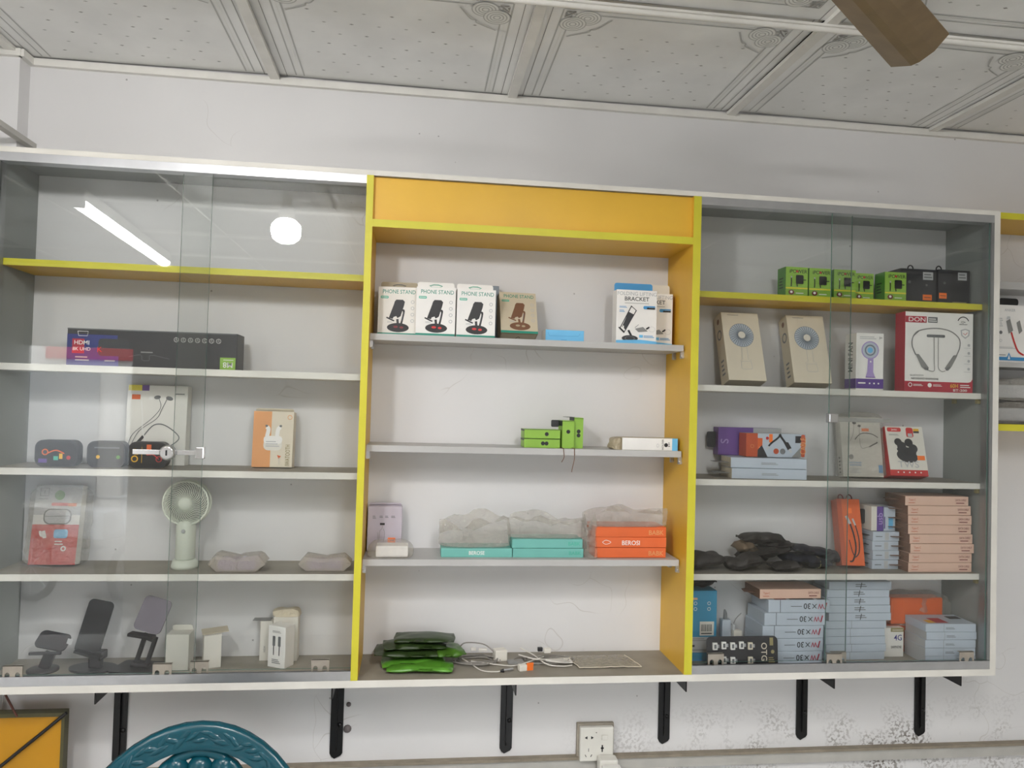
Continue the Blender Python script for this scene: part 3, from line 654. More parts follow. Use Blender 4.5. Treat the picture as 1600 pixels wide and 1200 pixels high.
# ------------------------------------------------------------------ open centre bay
def pst_art(tone, dark, redc='red'):
    return [('r', tone, 0, 0, 1, 1), ('r', 'tealdark', 0, 0, 1, .055), ('t', 'tealdark', .53, .905, .082, 'PHONE STAND', 0, .86), ('rr', 'mint', .06, .76, .26, .81, .02), ('g', tone, .08, .775, .24, .80, 1),
      ('p', dark, [(.28, .36), (.4, .64), (.42, .70), (.46, .74), (.63, .74), (.68, .70), (.66, .62), (.58, .40), (.5, .36), (.47, .4), (.4, .38), (.38, .34)]), ('l', dark, [(.22, .37), (.3, .34), (.42, .3)], .035), ('l', dark, [(.62, .52), (.66, .5), (.6, .24)], .05), ('l', 'midgrey', [(.645, .48), (.6, .3)], .016, 1),
      ('l', dark, [(.5, .34), (.52, .2)], .06), ('c', dark, .52, .165, .28, .42), ('c', redc, .46, .18, .06, .5), ('c', redc, .61, .17, .05, .6), ('g', 'lightgrey', .24, .26, .38, .3, 2)] + [('o', 'lightgrey', .88, .7-.13*i, .045, .014) for i in range(4)]
PW = .0965
p0 = carton('phone_stand_box', 'second phone stand box from the left, clean white with a glossy front', 'box', .1465, -.085, CS[0], PW, .045, .121, K('white'), arts=[('F', pst_art('white', 'black'))], flap=(.018, K('white'), 'mint', -.006), group=None)
p0['group'] = 'phone stand boxes on the top open shelf'
dup(p0, (.245, -.082, CS[0]), 2, 'third phone stand box from the left, white, before the brown one', lean=0)
p1 = carton('phone_stand_box', 'leftmost phone stand box, beige and partly behind its neighbour', 'box', .055, -.06, CS[0], PW, .045, .121, K('beige'), rz=-3, arts=[('F', pst_art('paper', 'black', 'maroon'))], flap=(.018, K('kraft'), 'midgrey', -.006), group='phone stand boxes on the top open shelf')
carton('phone_stand_box', 'brown faded phone stand box leaning back, rightmost of the four', 'box', .358, -.052, CS[0], PW, .05, .118, K('kraft'), lean=22, rz=4, arts=[('F', pst_art('beige', 'brown', 'kraft')), ('B', [('r', 'beige', .03, .03, .97, .9), ('l', 'black', [(.45, .4), (.5, .6), (.55, .5)], .02)])], group='phone stand boxes on the top open shelf')
t = carton('flat_blue_box', 'small flat sky-blue box lying on the top open shelf', 'box', .474, -.065, CS[0], .099, .055, .029, K('skyblue'), arts=[('F', [('l', 'blue', [(.06, .75), (.1, .45), (.85, .5), (.9, .75)], .008, 1), ('g', 'blue', .4, .1, .55, .2, 1)]), ('L', [('r', 'paper', 0, 0, 1, 1)])])
t = carton('slate_box', 'slate-blue topped box hidden behind the phone stand boxes', 'box', .262, -.008, CS[0], .10, .028, .146, K('glassgrey'), rz=0)
def brk_art():
    return [('t', 'lightgrey', .5, .93, .07, 'FOLDING LIFTING', 0, .95), ('t', 'black', .5, .835, .075, 'BRACKET', 0, 1.05), ('g', 'grey', .2, .745, .8, .765, 1), ('g', 'blue', .07, .66, .26, .70, 2), ('g', 'blue', .07, .58, .2, .63, 2),
      ('p', 'black', [(.08, .28), (.2, .2), (.5, .62), (.36, .71)]), ('p', 'white', [(.11, .29), (.2, .23), (.475, .62), (.37, .685)]), ('p', 'dark', [(.14, .31), (.24, .25), (.44, .54), (.30, .59)]), ('r', 'white', .16, .28, .19, .33),
      ('l', 'black', [(.3, .25), (.38, .14)], .05, 1), ('l', 'black', [(.06, .3), (.2, .2)], .03, 1), ('c', 'dark', .34, .1, .2, .38), ('o', 'grey', .34, .1, .12, .01, .4), ('rr', 'blue', .66, .65, .8, .71, .03), ('r', 'black', .75, .65, .95, .68), ('r', 'blue', .75, .685, .95, .71),
      ('p', 'grey', [(.46, .28), (.55, .22), (.78, .24), (.66, .32)]), ('l', 'midgrey', [(.46, .3), (.55, .36)], .01, 1), ('l', 'charcoal', [(.74, .28), (.82, .32)], .04, 1), ('o', 'lightgrey', .88, .28, .08, .006, .8), ('r', 'skyblue', .57, .12, .66, .17), ('g', 'blue', .68, .12, .94, .17, 2),
      ('p', 'skyblue', [(0, 0), (1, 0), (1, .055), (.6, .08), (0, .06)])]
b0 = carton('bracket_box', 'white bracket box with raised blue flap at the right of the open shelf', 'box', .657, -.088, CS[0], .106, .042, .138, K('white'), arts=[('F', brk_art())], flap=(.022, K('blue'), None, -.008))
b0['group'] = 'folding bracket boxes'
carton('bracket_box', 'second bracket box with white flap, half hidden beside the yellow divider', 'box', .7175, -.034, CS[0], .106, .042, .140, K('white'), rz=0, arts=[('F', brk_art()), ('R', [('r', 'peach', 0, 0, 1, 1)])], flap=(.026, K('offwhite'), None, -.02), group='folding bracket boxes')
# green charger boxes, second open shelf
def gbox(name, label, x, y, z, w, d, h, rz=0, holes=((.5, .5),), **k):
    return carton(name, label, 'box', x, y, z, w, d, h, K('green'), rz=rz, arts=[('F', [('c', 'black', a, b, .005/w) for a, b in holes]+[('l', 'forest', [(0, .97), (1, .97)], .008/w*.1, 1)]), ('L', [('r', 'forest', 0, .8, 1, 1), ('r', 'lime', .1, .1, .9, .75)])], **k)
t = gbox('charger_box', 'lower lying green charger box on the second open shelf', .423, -.06, CS[1], .092, .06, .0225, 0, ((.52, .5), (.62, .5)))
t = gbox('charger_box', 'upper lying green charger box, stacked on the other', .423, -.06, CS[1]+.0235, .092, .06, .0225, 0, ((.62, .5),))
t = gbox('charger_box', 'upright green charger box with hang tab, left of the upright pair', .4905, -.066, CS[1], .031, .055, .070, 0, ((.5, .6),))
t.location.x = .489
MB().prism(rrect(-.036, .052, -.0155, .07, .003, 2), -.008, -.007, K('charcoal')).build('hang_tab', t)
t = gbox('charger_box', 'rightmost upright green charger box, turned slightly', .518, -.052, CS[1], .024, .058, .078, 0, ((.5, .55), (.5, .42)))
MB().box(-.030, -.010, -.055, -.002, .0785, .0792, K('forest')).build('open_flap', t)
for (pts, l) in (([(.4725, -.149, .562), (.474, -.15, .545), (.468, -.15, .532)], 'short dark thread hanging off the second open shelf'), ([(.50, -.149, .562), (.5, -.15, .54), (.496, -.15, .52), (.494, -.15, .508)], 'long dark thread hanging off the second open shelf')):
    o = MB().tube(spline([(pts[0][0], -.10, .5662), (pts[0][0], -.147, .5662)]+pts), .0009, K('brown'), 5).build('thread', None); tag(o, l, 'thread')
t = carton('flat_carton', 'flat white box with sky-blue end on the second open shelf', 'box', .7, -.07, CS[1], .146, .06, .031, K('kraft'), rz=0, front=K('white'), arts=[('F', [('r', 'skyblue', .90, 0, 1, 1), ('c', 'black', .79, .45, .035), ('g', 'charcoal', .83, .3, .86, .7, 3), ('t', 'charcoal', .73, .5, .16, 'HOLDER', 90), ('o', 'lightgrey', .64, .4, .022, .004, 1.4)])])
sheet(-.083, -.03, .0, .028, .05, .028, 0, 0, 0, .005, 50, 21, K('kraft'), .8).build('torn_end', t)
# third open shelf
carton('adapter_box', 'lavender-grey cable carton with orange price tag at left of the open shelf', 'box', .036, -.022, CS[2], .086, .03, .112, K('lavender'), rz=0, lean=3, flap=(.008, K('lavender'), None, -.012), arts=[
 ('F', [('g', 'midgrey', .14, .72, .24, .8, 3), ('g', 'midgrey', .34, .74, .44, .8, 2), ('g', 'midgrey', .5, .74, .6, .8, 2), ('g', 'midgrey', .68, .74, .8, .8, 2), ('r', 'charcoal', .36, .58, .5, .63), ('l', 'grey', [(.43, .57), (.42, .5), (.36, .44), (.34, .2)], .01), ('l', 'grey', [(.46, .5), (.5, .4), (.48, .2)], .01), ('l', 'grey', [(.3, .42), (.32, .2)], .01), ('r', 'tag', .6, .18, .82, .3), ('g', 'maroon', .66, .22, .78, .27, 1)])])
t = thing('bagged_roll', 'white paper roll in a clear bag on the third open shelf', 'package', (.055, -.105, CS[2]), 0)
MB().box(-.036, .042, -.03, .02, .003, .030, K('white'), b=.004).build('white_pack', t)
sheet(.0, -.005, .001, .108, .066, .036, 0, 0, 0, .003, 50, 33, FILM, .8).build('clear_bag', t)
tl = [('t', 'white', .5, .5, .42, 'BEROSE', 0, .9), ('g', 'mint', .02, .6, .98, .7, 1)]
t0 = carton('teal_box', 'lower left teal flat box on the third open shelf', 'box', .266, -.045, CS[2], .177, .075, .022, K('teal'), arts=[('F', [('t', 'white', .5, .5, .42, 'BEROSE', 0, .9)])], group='teal flat boxes in clear bags')
t1 = carton('teal_box', 'lower right teal flat box on the third open shelf', 'box', .446, -.046, CS[2], .180, .075, .0225, K('teal'), arts=[('F', [('t', 'mint', .88, .5, .4, 'BABK', 0)])], group='teal flat boxes in clear bags')
dup(t1, (.443, -.045, CS[2]+.0233), .6, 'upper teal flat box, on top of the right one')
def bag(name, label, cat, x, y, z, w, d, h, seed, taper=.5, amp=.011, m=None, par=None):
    o = sheet(0, 0, 0, w, d, h, 0, 0, 0, amp, 26, seed, m or FILM, taper, None, .15, .42).build(name, par); o.location = (x, y, z)
    if not par: tag(o, label, cat)
    return o
bag('clear_bag', 'empty clear plastic bag on the left teal box', 'bag', .262, -.085, CS[2]+.0245, .172, .06, .072, 41, .5, .007)
bag('clear_bag', 'clear plastic bag on the stacked teal boxes', 'bag', .446, -.085, CS[2]+.048, .188, .06, .052, 47, .45, .007)
MB2 = None
o0 = carton('orange_box', 'bottom orange flat box in the bagged stack of three', 'box', .657, -.035, CS[2]+.0008, .186, .09, .0255, K('orange'), rz=0, arts=[('F', [('t', 'apricot', .86, .45, .45, 'BABK', 0), ('g', 'rust', 0, .96, 1, 1, 1)])], group='orange flat boxes in clear bag')
dup(o0, (.656, -.034, CS[2]+.0530), .8, 'top orange flat box in the bagged stack of three')
carton('orange_box', 'middle orange flat box with white lettering in the bagged stack', 'box', .658, -.035, CS[2]+.0270, .186, .09, .0255, K('orange'), rz=-.3, arts=[('F', [('t', 'white', .5, .45, .45, 'BEROSI', 0, .95), ('l', 'white', [(.1, .5), (.15, .7), (.22, .5), (.15, .3), (.1, .5)], .006)])], group='orange flat boxes in clear bag')
bag('clear_bag', 'clear plastic bag pulled over the orange boxes', 'bag', .650, -.083, CS[2]+.0795, .205, .08, .04, 53, .7, .007)
bag('clear_bag', 'crumpled mouth of the clear bag at the left of the orange boxes', 'bag', .5535, -.10, CS[2]+.001, .03, .075, .095, 57, .8, .005)
# bottom board of the open bay
def pillow(cx, cy, cz, w, d, h, m, seed, rz=0, name='pouch', pinch=1.0, par=None, bend=.3, rx=0, ry=0):
    nx, ny = 14, 9; vs = []; rnd = random.Random(seed); ph = rnd.random()*6
    for side in (1, -1):
        for j in range(ny+1):
            for i in range(nx+1):
                u = i/nx*2-1; v = j/ny*2-1
                t = max(0, (1-abs(u)**3))*max(0, (1-abs(v)**3))
                x = u*w/2*(1-.05*abs(v)); y = v*d/2*(1-.06*abs(u)**2)
                z = side*h/2*t**.6+bend*h*math.sin(u*2+ph)*.25+noise.noise(Vector((u*1.7+seed, v*1.7, side)))*h*.25
                vs.append((x, y, z))
    zmin = min(v[2] for v in vs); vs = [(x, y, z-zmin) for x, y, z in vs]; q = (nx+1)*(ny+1); fs = []
    for j in range(ny):
        for i in range(nx):
            a = j*(nx+1)+i; fs.append([a, a+1, a+nx+2, a+nx+1]); fs.append([q+a, q+a+nx+1, q+a+nx+2, q+a+1])
    for i in range(nx):
        fs.append([i, q+i, q+i+1, i+1]); a = ny*(nx+1)+i; fs.append([a, a+1, q+a+1, q+a])
    for j in range(ny):
        a = j*(nx+1); fs.append([a, a+nx+1, q+a+nx+1, q+a]); a += nx; fs.append([a, q+a, q+a+nx+1, a+nx+1])
    mb = MB(); mb.add(vs, fs, m, True); o = mb.build(name, par); o.location = (cx, cy, cz); o.rotation_euler = (math.radians(rx), math.radians(ry), math.radians(rz)); return o
GP = mat('green_packet', (88, 148, 48), .3, 0, .15, 25); GD = mat('dark_green_packet', (44, 62, 28), .35, 0, .2, 25)
pk = [(.135, -.125, 0, .165, .07, .016, GP, -4, 'bright green packet with dark print at the front of the pile'), (.118, -.085, .000, .160, .09, .018, GP, 3, 'mid green packet second from the bottom of the pile'),
      (.105, -.075, .020, .17, .09, .017, GD, -2, 'dark green packet in the middle of the pile, sticking out left'), (.205, -.075, .018, .075, .09, .02, mat('olive_packet', (70, 110, 34), .35, 0, .2, 25), 12, 'olive green packet end at the right of the pile'),
      (.12, -.07, .039, .16, .085, .016, GD, 4, 'dark green packet near the top with pointed corners'), (.145, -.07, .056, .155, .08, .014, GD, -3, 'topmost dark green packet of the pile')]
for i, (x, y, dz, ww, dd, hh, mm, rz, l) in enumerate(pk):
    o = pillow(x, y, FB+dz, ww, dd, hh, mm, i+3, rz, 'green_packet', rx=0); tag(o, l, 'packet')
    if i == 0:
        k = MB(); k.flat = True; k.prism([(.024*math.cos(a*.35), .012*math.sin(a*.35)) for a in range(18)], .0165, .0168, K('forest'), 'xy'); k.box(-.05, -.01, -.003, .0, .0165, .0168, K('forest')); k.build('print', o)
CW = mat('cable_white', (214, 210, 202), .4, 0, .05); CG = mat('cable_grey', (140, 136, 130), .45, 0, .05)
def coil(cx, cy, z, a, b, n, m, seed, r=.0017, name='cable', rot=0):
    rnd = random.Random(seed); pts = []
    for i in range(n*10):
        th = i/10*2*math.pi; k = 1+.22*math.sin(th*.37+seed)+rnd.uniform(-.05, .05)
        x = a*k*math.cos(th); y = b*k*math.sin(th); c, s = math.cos(rot), math.sin(rot)
        pts.append((cx+x*c-y*s, cy+x*s+y*c, z+r+.0012*i/10+.003*abs(math.sin(th*1.3+seed))))
    return MB().tube(spline(pts, 3), r, m, 6)
m = coil(.275, -.075, FB, .05, .032, 4, CG, 2, .0018); m.tube(spline([(.235, -.05, FB+.03), (.25, -.06, FB+.045), (.3, -.05, FB+.036), (.33, -.07, FB+.012), (.32, -.1, FB+.003)]), .0018, CG); o = m.build('coiled_cable'); tag(o, 'grey coiled cable loops next to the green packets', 'cable')
MB().box(.262, .275, -.075, -.066, .045, .053, CW, b=.002).build('plug', o); MB().box(.283, .304, -.067, -.058, .040, .048, CW, b=.002).build('plug', o)
m = MB().tube(spline([(.24, -.08, FB+.012), (.26, -.1, FB+.006), (.285, -.14, FB+.002), (.318, -.150, FB+.002), (.33, -.149, FB+.003)]), .0016, CW).tube(spline([(.262, -.09, FB+.008), (.33, -.11, FB+.005), (.37, -.115, FB+.004), (.42, -.10, FB+.012), (.45, -.07, FB+.01)]), .0016, CW); o = m.build('aux_cable'); tag(o, 'white audio cable with black and silver jack on the bottom board', 'cable')
MB().tube([(.329, -.149, FB+.003), (.338, -.148, FB+.004)], .005, K('black'), 10, rads=[.0026, .0048]).build('jack_sleeve', o)
MB().tube([(.338, -.148, FB+.0045), (.362, -.143, FB+.006)], .0028, ALU, 10).build('jack_pin', o)
o = MB().box(-.016, .016, -.014, .014, 0, .028, WC, b=.003).build('plug_adapter'); o.location = (.338, -.06, FB); o.rotation_euler = (0, 0, .2); tag(o, 'small white plug adapter standing among the cables', 'adapter')
o = MB().box(-.02, .02, -.012, .012, 0, .006, K('grey'), b=.001).build('grey_chip'); o.location = (.375, -.085, FB); tag(o, 'grey flat adapter lying behind the jack cable', 'adapter')
m = coil(.45, -.078, FB, .065, .026, 3, CG, 5, .0017); o = m.build('tangled_cable'); tag(o, 'tangled grey cable heap in the middle of the bottom board', 'cable')
MB().box(.435, .448, -.068, -.058, FB+.022, FB+.032, K('black'), b=.002).build('plug', o); MB().box(.45, .468, -.075, -.064, FB+.02, FB+.032, WC, b=.002).build('plug', o)
m = MB()
for k in range(4): m.tube(spline([(.385+.01*k, -.07-.012*k, FB+.016), (.43, -.095-.006*k, FB+.012+.002*k), (.48, -.11+.008*k, FB+.009), (.52, -.105+.012*k, FB+.006), (.50, -.085, FB+.004+.002*k)]), .0017, CW)
m.tube(spline([(.39, -.06, FB+.03), (.42, -.09, FB+.022), (.45, -.12, FB+.008), (.49, -.125, FB+.004), (.515, -.115, FB+.003)]), .0017, CW); o = m.build('white_cable'); tag(o, 'white cable bundle lying over the grey tangle', 'cable')
o = MB().box(-.010, .010, -.008, .008, 0, .016, WC, b=.003).build('cable_plug'); o.location = (.385, -.14, FB); o.rotation_euler = (0, 0, .3); tag(o, 'white plug end beside the orange tag', 'plug')
o = MB().box(-.009, .009, -.001, .001, 0, .02, K('tag'), b=.0008).build('price_tag'); o.location = (.4035, -.139, FB); o.rotation_euler = (.15, 0, .2); tag(o, 'small orange price tag standing among the cables', 'tag')
m = MB(); N = 14; vs = []
for j in range(9):
    for i in range(N+1):
        u, v = i/N, j/8; x = -.075+.16*u-.018*(1-v)*0; y = -.045+.09*v
        vs.append((x-.02*v, y, .003+.004*abs(noise.noise(Vector((u*5, v*5, 2))))+.006*max(0, math.sin(u*3.1)*math.sin(v*3.1))))
m.add(vs, [[j*(N+1)+i, j*(N+1)+i+1, (j+1)*(N+1)+i+1, (j+1)*(N+1)+i] for j in range(8) for i in range(N)], film_mat('zip_film', (176, 168, 150), .8), True)
m.tube([vs[i] for i in range(N+1)], .0012, K('cream'), 5); m.tube([vs[i*(N+1)] for i in range(9)], .0012, K('cream'), 5); m.tube([vs[i*(N+1)+N] for i in range(9)], .0012, K('cream'), 5)
o = m.build('zip_bag'); o.location = (.605, -.09, FB); tag(o, 'flat empty zip bag lying near the right yellow divider', 'bag')

# ------------------------------------------------------------------ right bay
def ip(w_, n):
    return [('F', [('r', 'lime', 0, 0, 1, 1), ('r', 'green', 0, .0, 1, .28), ('r', 'yellow', 0, .285, 1, .33), ('c', 'green', .58, .58, .3, .9), ('t', 'black', .56, .86, .12, 'iPOWER', 0, 1.0), ('c', 'red', .505, .86, .055, .9),
      ('rr', 'black', .45, .45, .8, .74, .05), ('r', 'black', .8, .57, .92, .6), ('l', 'black', [(.5, .46), (.52, .36)], .05, 1), ('l', 'black', [(.24, .66), (.25, .5), (.24, .36)], .05), ('r', 'lightgrey', .22, .64, .28, .7), ('c', 'maroon', .25, .17, .13, .8), ('c', 'white', .25, .18, .06, .9), ('g', 'white', .45, .12, .8, .18, 1)]),
      ('L', [('r', 'poison', 0, 0, 1, 1), ('g', 'forest', .2, .3, .7, .7, 4), ('g', 'forest', .1, .04, .8, .1, 1)])]
g0 = carton('charger_box', 'leftmost green power charger box on the yellow right shelf', 'box', 1.095, -.072, RS[0], .0615, .045, .081, K('lime'), arts=ip(0, 0), group='green power charger boxes on the yellow shelf')
for x, y, l in ((1.1615, -.070, 'second green power charger box from the left, behind the glass edge'), (1.232, -.070, 'third green power charger box from the left'), (1.376, -.073, 'fifth green power charger box, apart beside the dark boxes')):
    dup(g0, (x, y, RS[0]), None, l)
g4 = dup(g0, (1.296, -.055, RS[0]), None, 'fourth green power charger box, half hidden behind the third'); g4.scale = (.9, 1, .95)
def dk(arts): return arts
t = carton('dark_box', 'dark grey earphone box with orange tag, left of the dark pair', 'box', 1.452, -.05, RS[0], .107, .055, .096, K('dark'), arts=[('F', [('r', 'lightgrey', .62, .7, .9, .92), ('g', 'midgrey', .65, .74, .87, .9, 2), ('r', 'tag', .62, .12, .87, .28), ('g', 'brown', .66, .18, .84, .23, 1), ('c', 'midgrey', .25, .62, .04), ('c', 'midgrey', .72, .55, .03), ('g', 'midgrey', .1, .03, .5, .1, 1)])], group='dark earphone boxes')
MB().tube([(.008*math.cos(a)+.0, -.02, .103+.009*math.sin(a)) for a in [k*.524 for k in range(12)]], .0018, K('black'), 5, True).build('hang_loop', t)
t = carton('dark_box', 'dark grey earphone box with orange tag, next to the right side panel', 'box', 1.5535, -.055, RS[0], .094, .055, .097, K('charcoal'), arts=[('F', [('r', 'dark', 0, 0, .4, 1), ('r', 'lightgrey', .62, .72, .9, .94), ('g', 'midgrey', .65, .76, .87, .92, 2), ('r', 'tag', .03, .18, .27, .34), ('g', 'brown', .06, .24, .24, .29, 1), ('c', 'midgrey', .2, .62, .04), ('g', 'kaki', .45, .06, .9, .13, 1)])], group='dark earphone boxes')
MB().tube([(.008*math.cos(a)-.02, -.02, .104+.009*math.sin(a)) for a in [k*.524 for k in range(12)]], .0018, K('black'), 5, True).build('hang_loop', t)
# fan boxes
def fan_art():
    cx, cy, e = .48, .66, []
    e.append(('c', 'glassgrey', cx, cy, .33)); e.append(('c', 'bluegrey', cx, cy, .318))
    for i in range(30):
        a = i*2*math.pi/30; e.append(('l', 'glassgrey', [(cx+.1*math.cos(a), cy+.1*math.sin(a)*W_), (cx+.31*math.cos(a+.25), cy+.31*math.sin(a+.25)*W_)], .017, 1))
    e += [('c', 'offwhite', cx, cy, .1), ('o', 'grey', cx, cy, .1, .006), ('l', 'lightgrey', [(.42, .48), (.42, .3), (.36, .29), (.36, .27), (.64, .27), (.64, .29), (.57, .3), (.57, .48)], .008, 1), ('l', 'lightgrey', [(.38, .27), (.37, .18), (.42, .16), (.6, .16), (.65, .18), (.63, .27)], .008), ('l', 'midgrey', [(.15, .955), (.45, .955)], .012, 1)]
    return e
W_ = .104/.195
f0 = carton('fan_box', 'left cream carton with a desk fan drawing, leaning back', 'box', .962, -.078, RS[1], .104, .048, .195, K('cream'), lean=19, group='cream fan cartons', arts=[('F', fan_art()), ('L', [('r', 'beige', 0, 0, 1, 1), ('c', 'brown', .5, .9, .16), ('o', 'midgrey', .5, .7, .3, .1), ('g', 'midgrey', .3, .1, .7, .35, 4)])])
f1 = dup(f0, (1.149, -.072, RS[1]), -3, 'right cream carton with a desk fan drawing, behind the glass edge', lean=18)
carton('mini_fan_box', 'white and purple mini fan carton between fan carton and red neckband box', 'box', 1.302, -.07, RS[1], .075, .06, .152, K('white'), rz=-4, arts=[
 ('F', [('r', 'violet', 0, .03, 1, .2), ('g', 'white', .08, .1, .35, .16, 1), ('c', 'white', .5, .12, .03), ('c', 'white', .66, .12, .03), ('c', 'white', .82, .12, .03), ('g', 'lightgrey', .12, .89, .72, .95, 2), ('t', 'charcoal', .88, .92, .04, '3+'), ('c', 'lilac', .5, .70, .32), ('c', 'bluegrey', .5, .7, .28), ('o', 'glassgrey', .5, .7, .2, .05), ('c', 'skyblue', .5, .7, .1), ('p', 'lilac', [(.42, .55), (.62, .55), (.62, .32), (.7, .22), (.34, .22), (.4, .32)]), ('l', 'purple', [(.36, .225), (.7, .225)], .03, 1), ('c', 'white', .52, .5, .03)]),
 ('L', [('r', 'violet', 0, .03, 1, .2), ('t', 'charcoal', .5, .58, .16, 'MINI FAN', 90, .55)])])
t = carton('neckband_box', 'large white and red neckband earphone box on the second right shelf', 'box', 1.4875, -.10, RS[1], .192, .045, .213, K('white'), rz=-2, left=K('crimson'), arts=[
 ('F', [('r', 'crimson', 0, .0, 1, .13), ('p', 'crimson', [(.93, .13), (1, .13), (1, .18), (.97, .14)]), ('r', 'crimson', 0, .865, .31, .945), ('t', 'white', .17, .905, .055, 'DON', 0, 1.3), ('r', 'midgrey', .33, .87, .47, .94), ('g', 'white', .34, .88, .46, .93, 2),
  ('o', 'charcoal', .85, .88, .09, .014, 1, (20, 160)), ('t', 'charcoal', .85, .89, .03, '12+', 0), ('g', 'charcoal', .79, .855, .91, .87, 1),
  ('p', 'lightgrey', [(.81, .79), (.88, .81), (.95, .79), (.94, .72), (.88, .68), (.82, .72)]), ('p', 'white', [(.83, .78), (.88, .795), (.93, .78), (.92, .725), (.88, .70), (.84, .725)]), ('l', 'red', [(.85, .75), (.88, .73), (.91, .76)], .008, 1),
  ('l', 'grey', [(.155, .46), (.10, .58), (.12, .70), (.22, .77), (.45, .80), (.66, .77), (.79, .68), (.80, .57), (.75, .46)], .016), ('l', 'midgrey', [(.15, .46), (.095, .58), (.11, .68), (.2, .76)], .010),
  ('p', 'grey', [(.15, .47), (.2, .47), (.35, .3), (.3, .27), (.24, .31)]), ('p', 'grey', [(.77, .47), (.71, .47), (.58, .3), (.63, .27), (.68, .32)]), ('l', 'midgrey', [(.28, .3), (.34, .28)], .03, 1), ('l', 'midgrey', [(.6, .28), (.66, .32)], .03, 1),
  ('rr', 'midgrey', .31, .685, .58, .72, .014), ('l', 'grey', [(.42, .69), (.425, .4), (.43, .28), (.40, .26), (.34, .27)], .009), ('l', 'grey', [(.48, .69), (.485, .4), (.49, .3), (.54, .26), (.59, .27)], .009),
  ('t', 'grey', .17, .205, .022, 'BLUETOOTH', 0), ('t', 'charcoal', .29, .165, .024, 'NECKBAND EARPHONE', 0), ('t', 'gold', .72, .085, .05, '60H', 0, .9), ('g', 'white', .81, .06, .96, .11, 2), ('t', 'white', .81, .03, .03, 'BT-200', 0, 1.5),
  ('o', 'white', .075, .085, .03, .01), ('g', 'white', .12, .07, .26, .10, 2), ('c', 'white', .36, .085, .03), ('g', 'white', .41, .07, .54, .1, 2)]+[('c', 'lightgrey', .93, .6-.1*i, .02) for i in range(4)]+[('g', 'lightgrey', .86, .56-.1*i, .96, .57-.1*i, 1) for i in range(4)])])
# third right shelf
wf = carton('flat_white_box', 'lower flat white box on the third right shelf', 'box', 1.0285, -.045, RS[2], .2, .085, .0265, K('bluegrey'), rz=-4, group='flat white boxes under the cable boxes', left=K('beige'), arts=[('F', [('g', 'grey', .4, .35, .62, .6, 2)]), ('L', [('r', 'beige', .05, .1, .95, .9)])])
MB().box(-.135, -.099, -.07, -.02, .012, .013, K('grey')).build('hang_flap', wf)
dup(wf, (1.031, -.042, RS[2]+.0275), -6, 'upper flat white box, directly under the cable boxes')
t = carton('cable_box', 'purple cable box with black hang tab, behind the orange one', 'box', 1.0095, -.004, RS[2]+.055, .18, .034, .075, K('purple'), group=None, arts=[('F', [('r', 'lightgrey', .55, .72, 1, 1), ('t', 'lilac', .1, .5, .3, 'S', 90)])])
MB().prism(rrect(-.115, .02, -.09, .062, .004, 2), -.018, -.016, K('black')).build('hang_tab', t)
carton('cable_box', 'grey and rust-orange braided cable box lying on two white boxes', 'box', 1.0555, -.052, RS[2]+.0555, .166, .045, .062, K('lightgrey'), group=None, left=K('rust'), arts=[
 ('F', [('r', 'bluegrey', .0, 0, 1, 1), ('r', 'rust', 0, 0, .19, 1), ('o', 'apricot', .1, .45, .03, .006), ('r', 'orange', .19, .2, .27, .8), ('t', 'white', .23, .35, .14, '2'), ('p', 'charcoal', [(.19, 0), (.36, 0), (.26, .5), (.19, .3)]), ('r', 'tag', .38, .62, .44, .98), ('c', 'red', .35, .8, .025), ('l', 'charcoal', [(.58, .98), (.52, .8), (.42, .6), (.37, .45)], .03), ('l', 'charcoal', [(.55, .98), (.6, .8), (.66, .6)], .035), ('p', 'charcoal', [(.62, .65), (.7, .65), (.76, .4), (.7, .3)]), ('l', 'silver', [(.38, .45), (.34, .3)], .03, 1), ('l', 'silver', [(.72, .35), (.76, .2)], .04, 1), ('c', 'rust', .5, .25, .045), ('c', 'midgrey', .61, .25, .045), ('r', 'dark', .82, .62, .92, .92), ('p', 'grey', [(.76, 0), (.92, .45), (.92, 0)]), ('rr', 'rust', .92, .02, .985, .98, .02), ('t', 'apricot', .952, .5, .25, 'CABLE', 90, .7)])])
carton('neckband_box', 'white neckband box wrapped in film, leaning behind the red box', 'box', 1.325, -.042, RS[2], .115, .028, .165, K('offwhite'), lean=9, rz=-3, arts=[
 ('F', [('c', 'charcoal', .35, .9, .05, .7), ('c', 'charcoal', .47, .85, .04, .7), ('l', 'midgrey', [(.34, .88), (.3, .7), (.22, .6)], .008), ('l', 'midgrey', [(.47, .84), (.46, .6), (.5, .48), (.66, .5)], .008), ('l', 'dark', [(.34, .62), (.5, .72), (.75, .72), (.92, .66)], .02), ('l', 'dark', [(.68, .5), (.9, .58)], .03, 1), ('r', 'tag', .52, .76, .7, .81), ('c', 'grey', .22, .33, .06), ('t', 'blue', .32, .235, .028, 'NECKBAND', 0), ('t', 'blue', .32, .195, .028, 'EARPHONE', 0), ('g', 'lightgrey', .16, .06, .45, .15, 4), ('r', 'blue', .88, .07, .98, .2)]), ('L', [('g', 'charcoal', .35, .05, .65, .35, 5)])])
o = sheet(0, 0, 0, .126, .042, .176, 0, 0, 0, .0025, 26, 71, FILM, .95, None, .1).build('film_wrap', bpy.data.objects[[o.name for o in bpy.data.objects if o.get('label', '').startswith('white neckband box wrapped')][0]]); o.location = (0, -.014, .001)
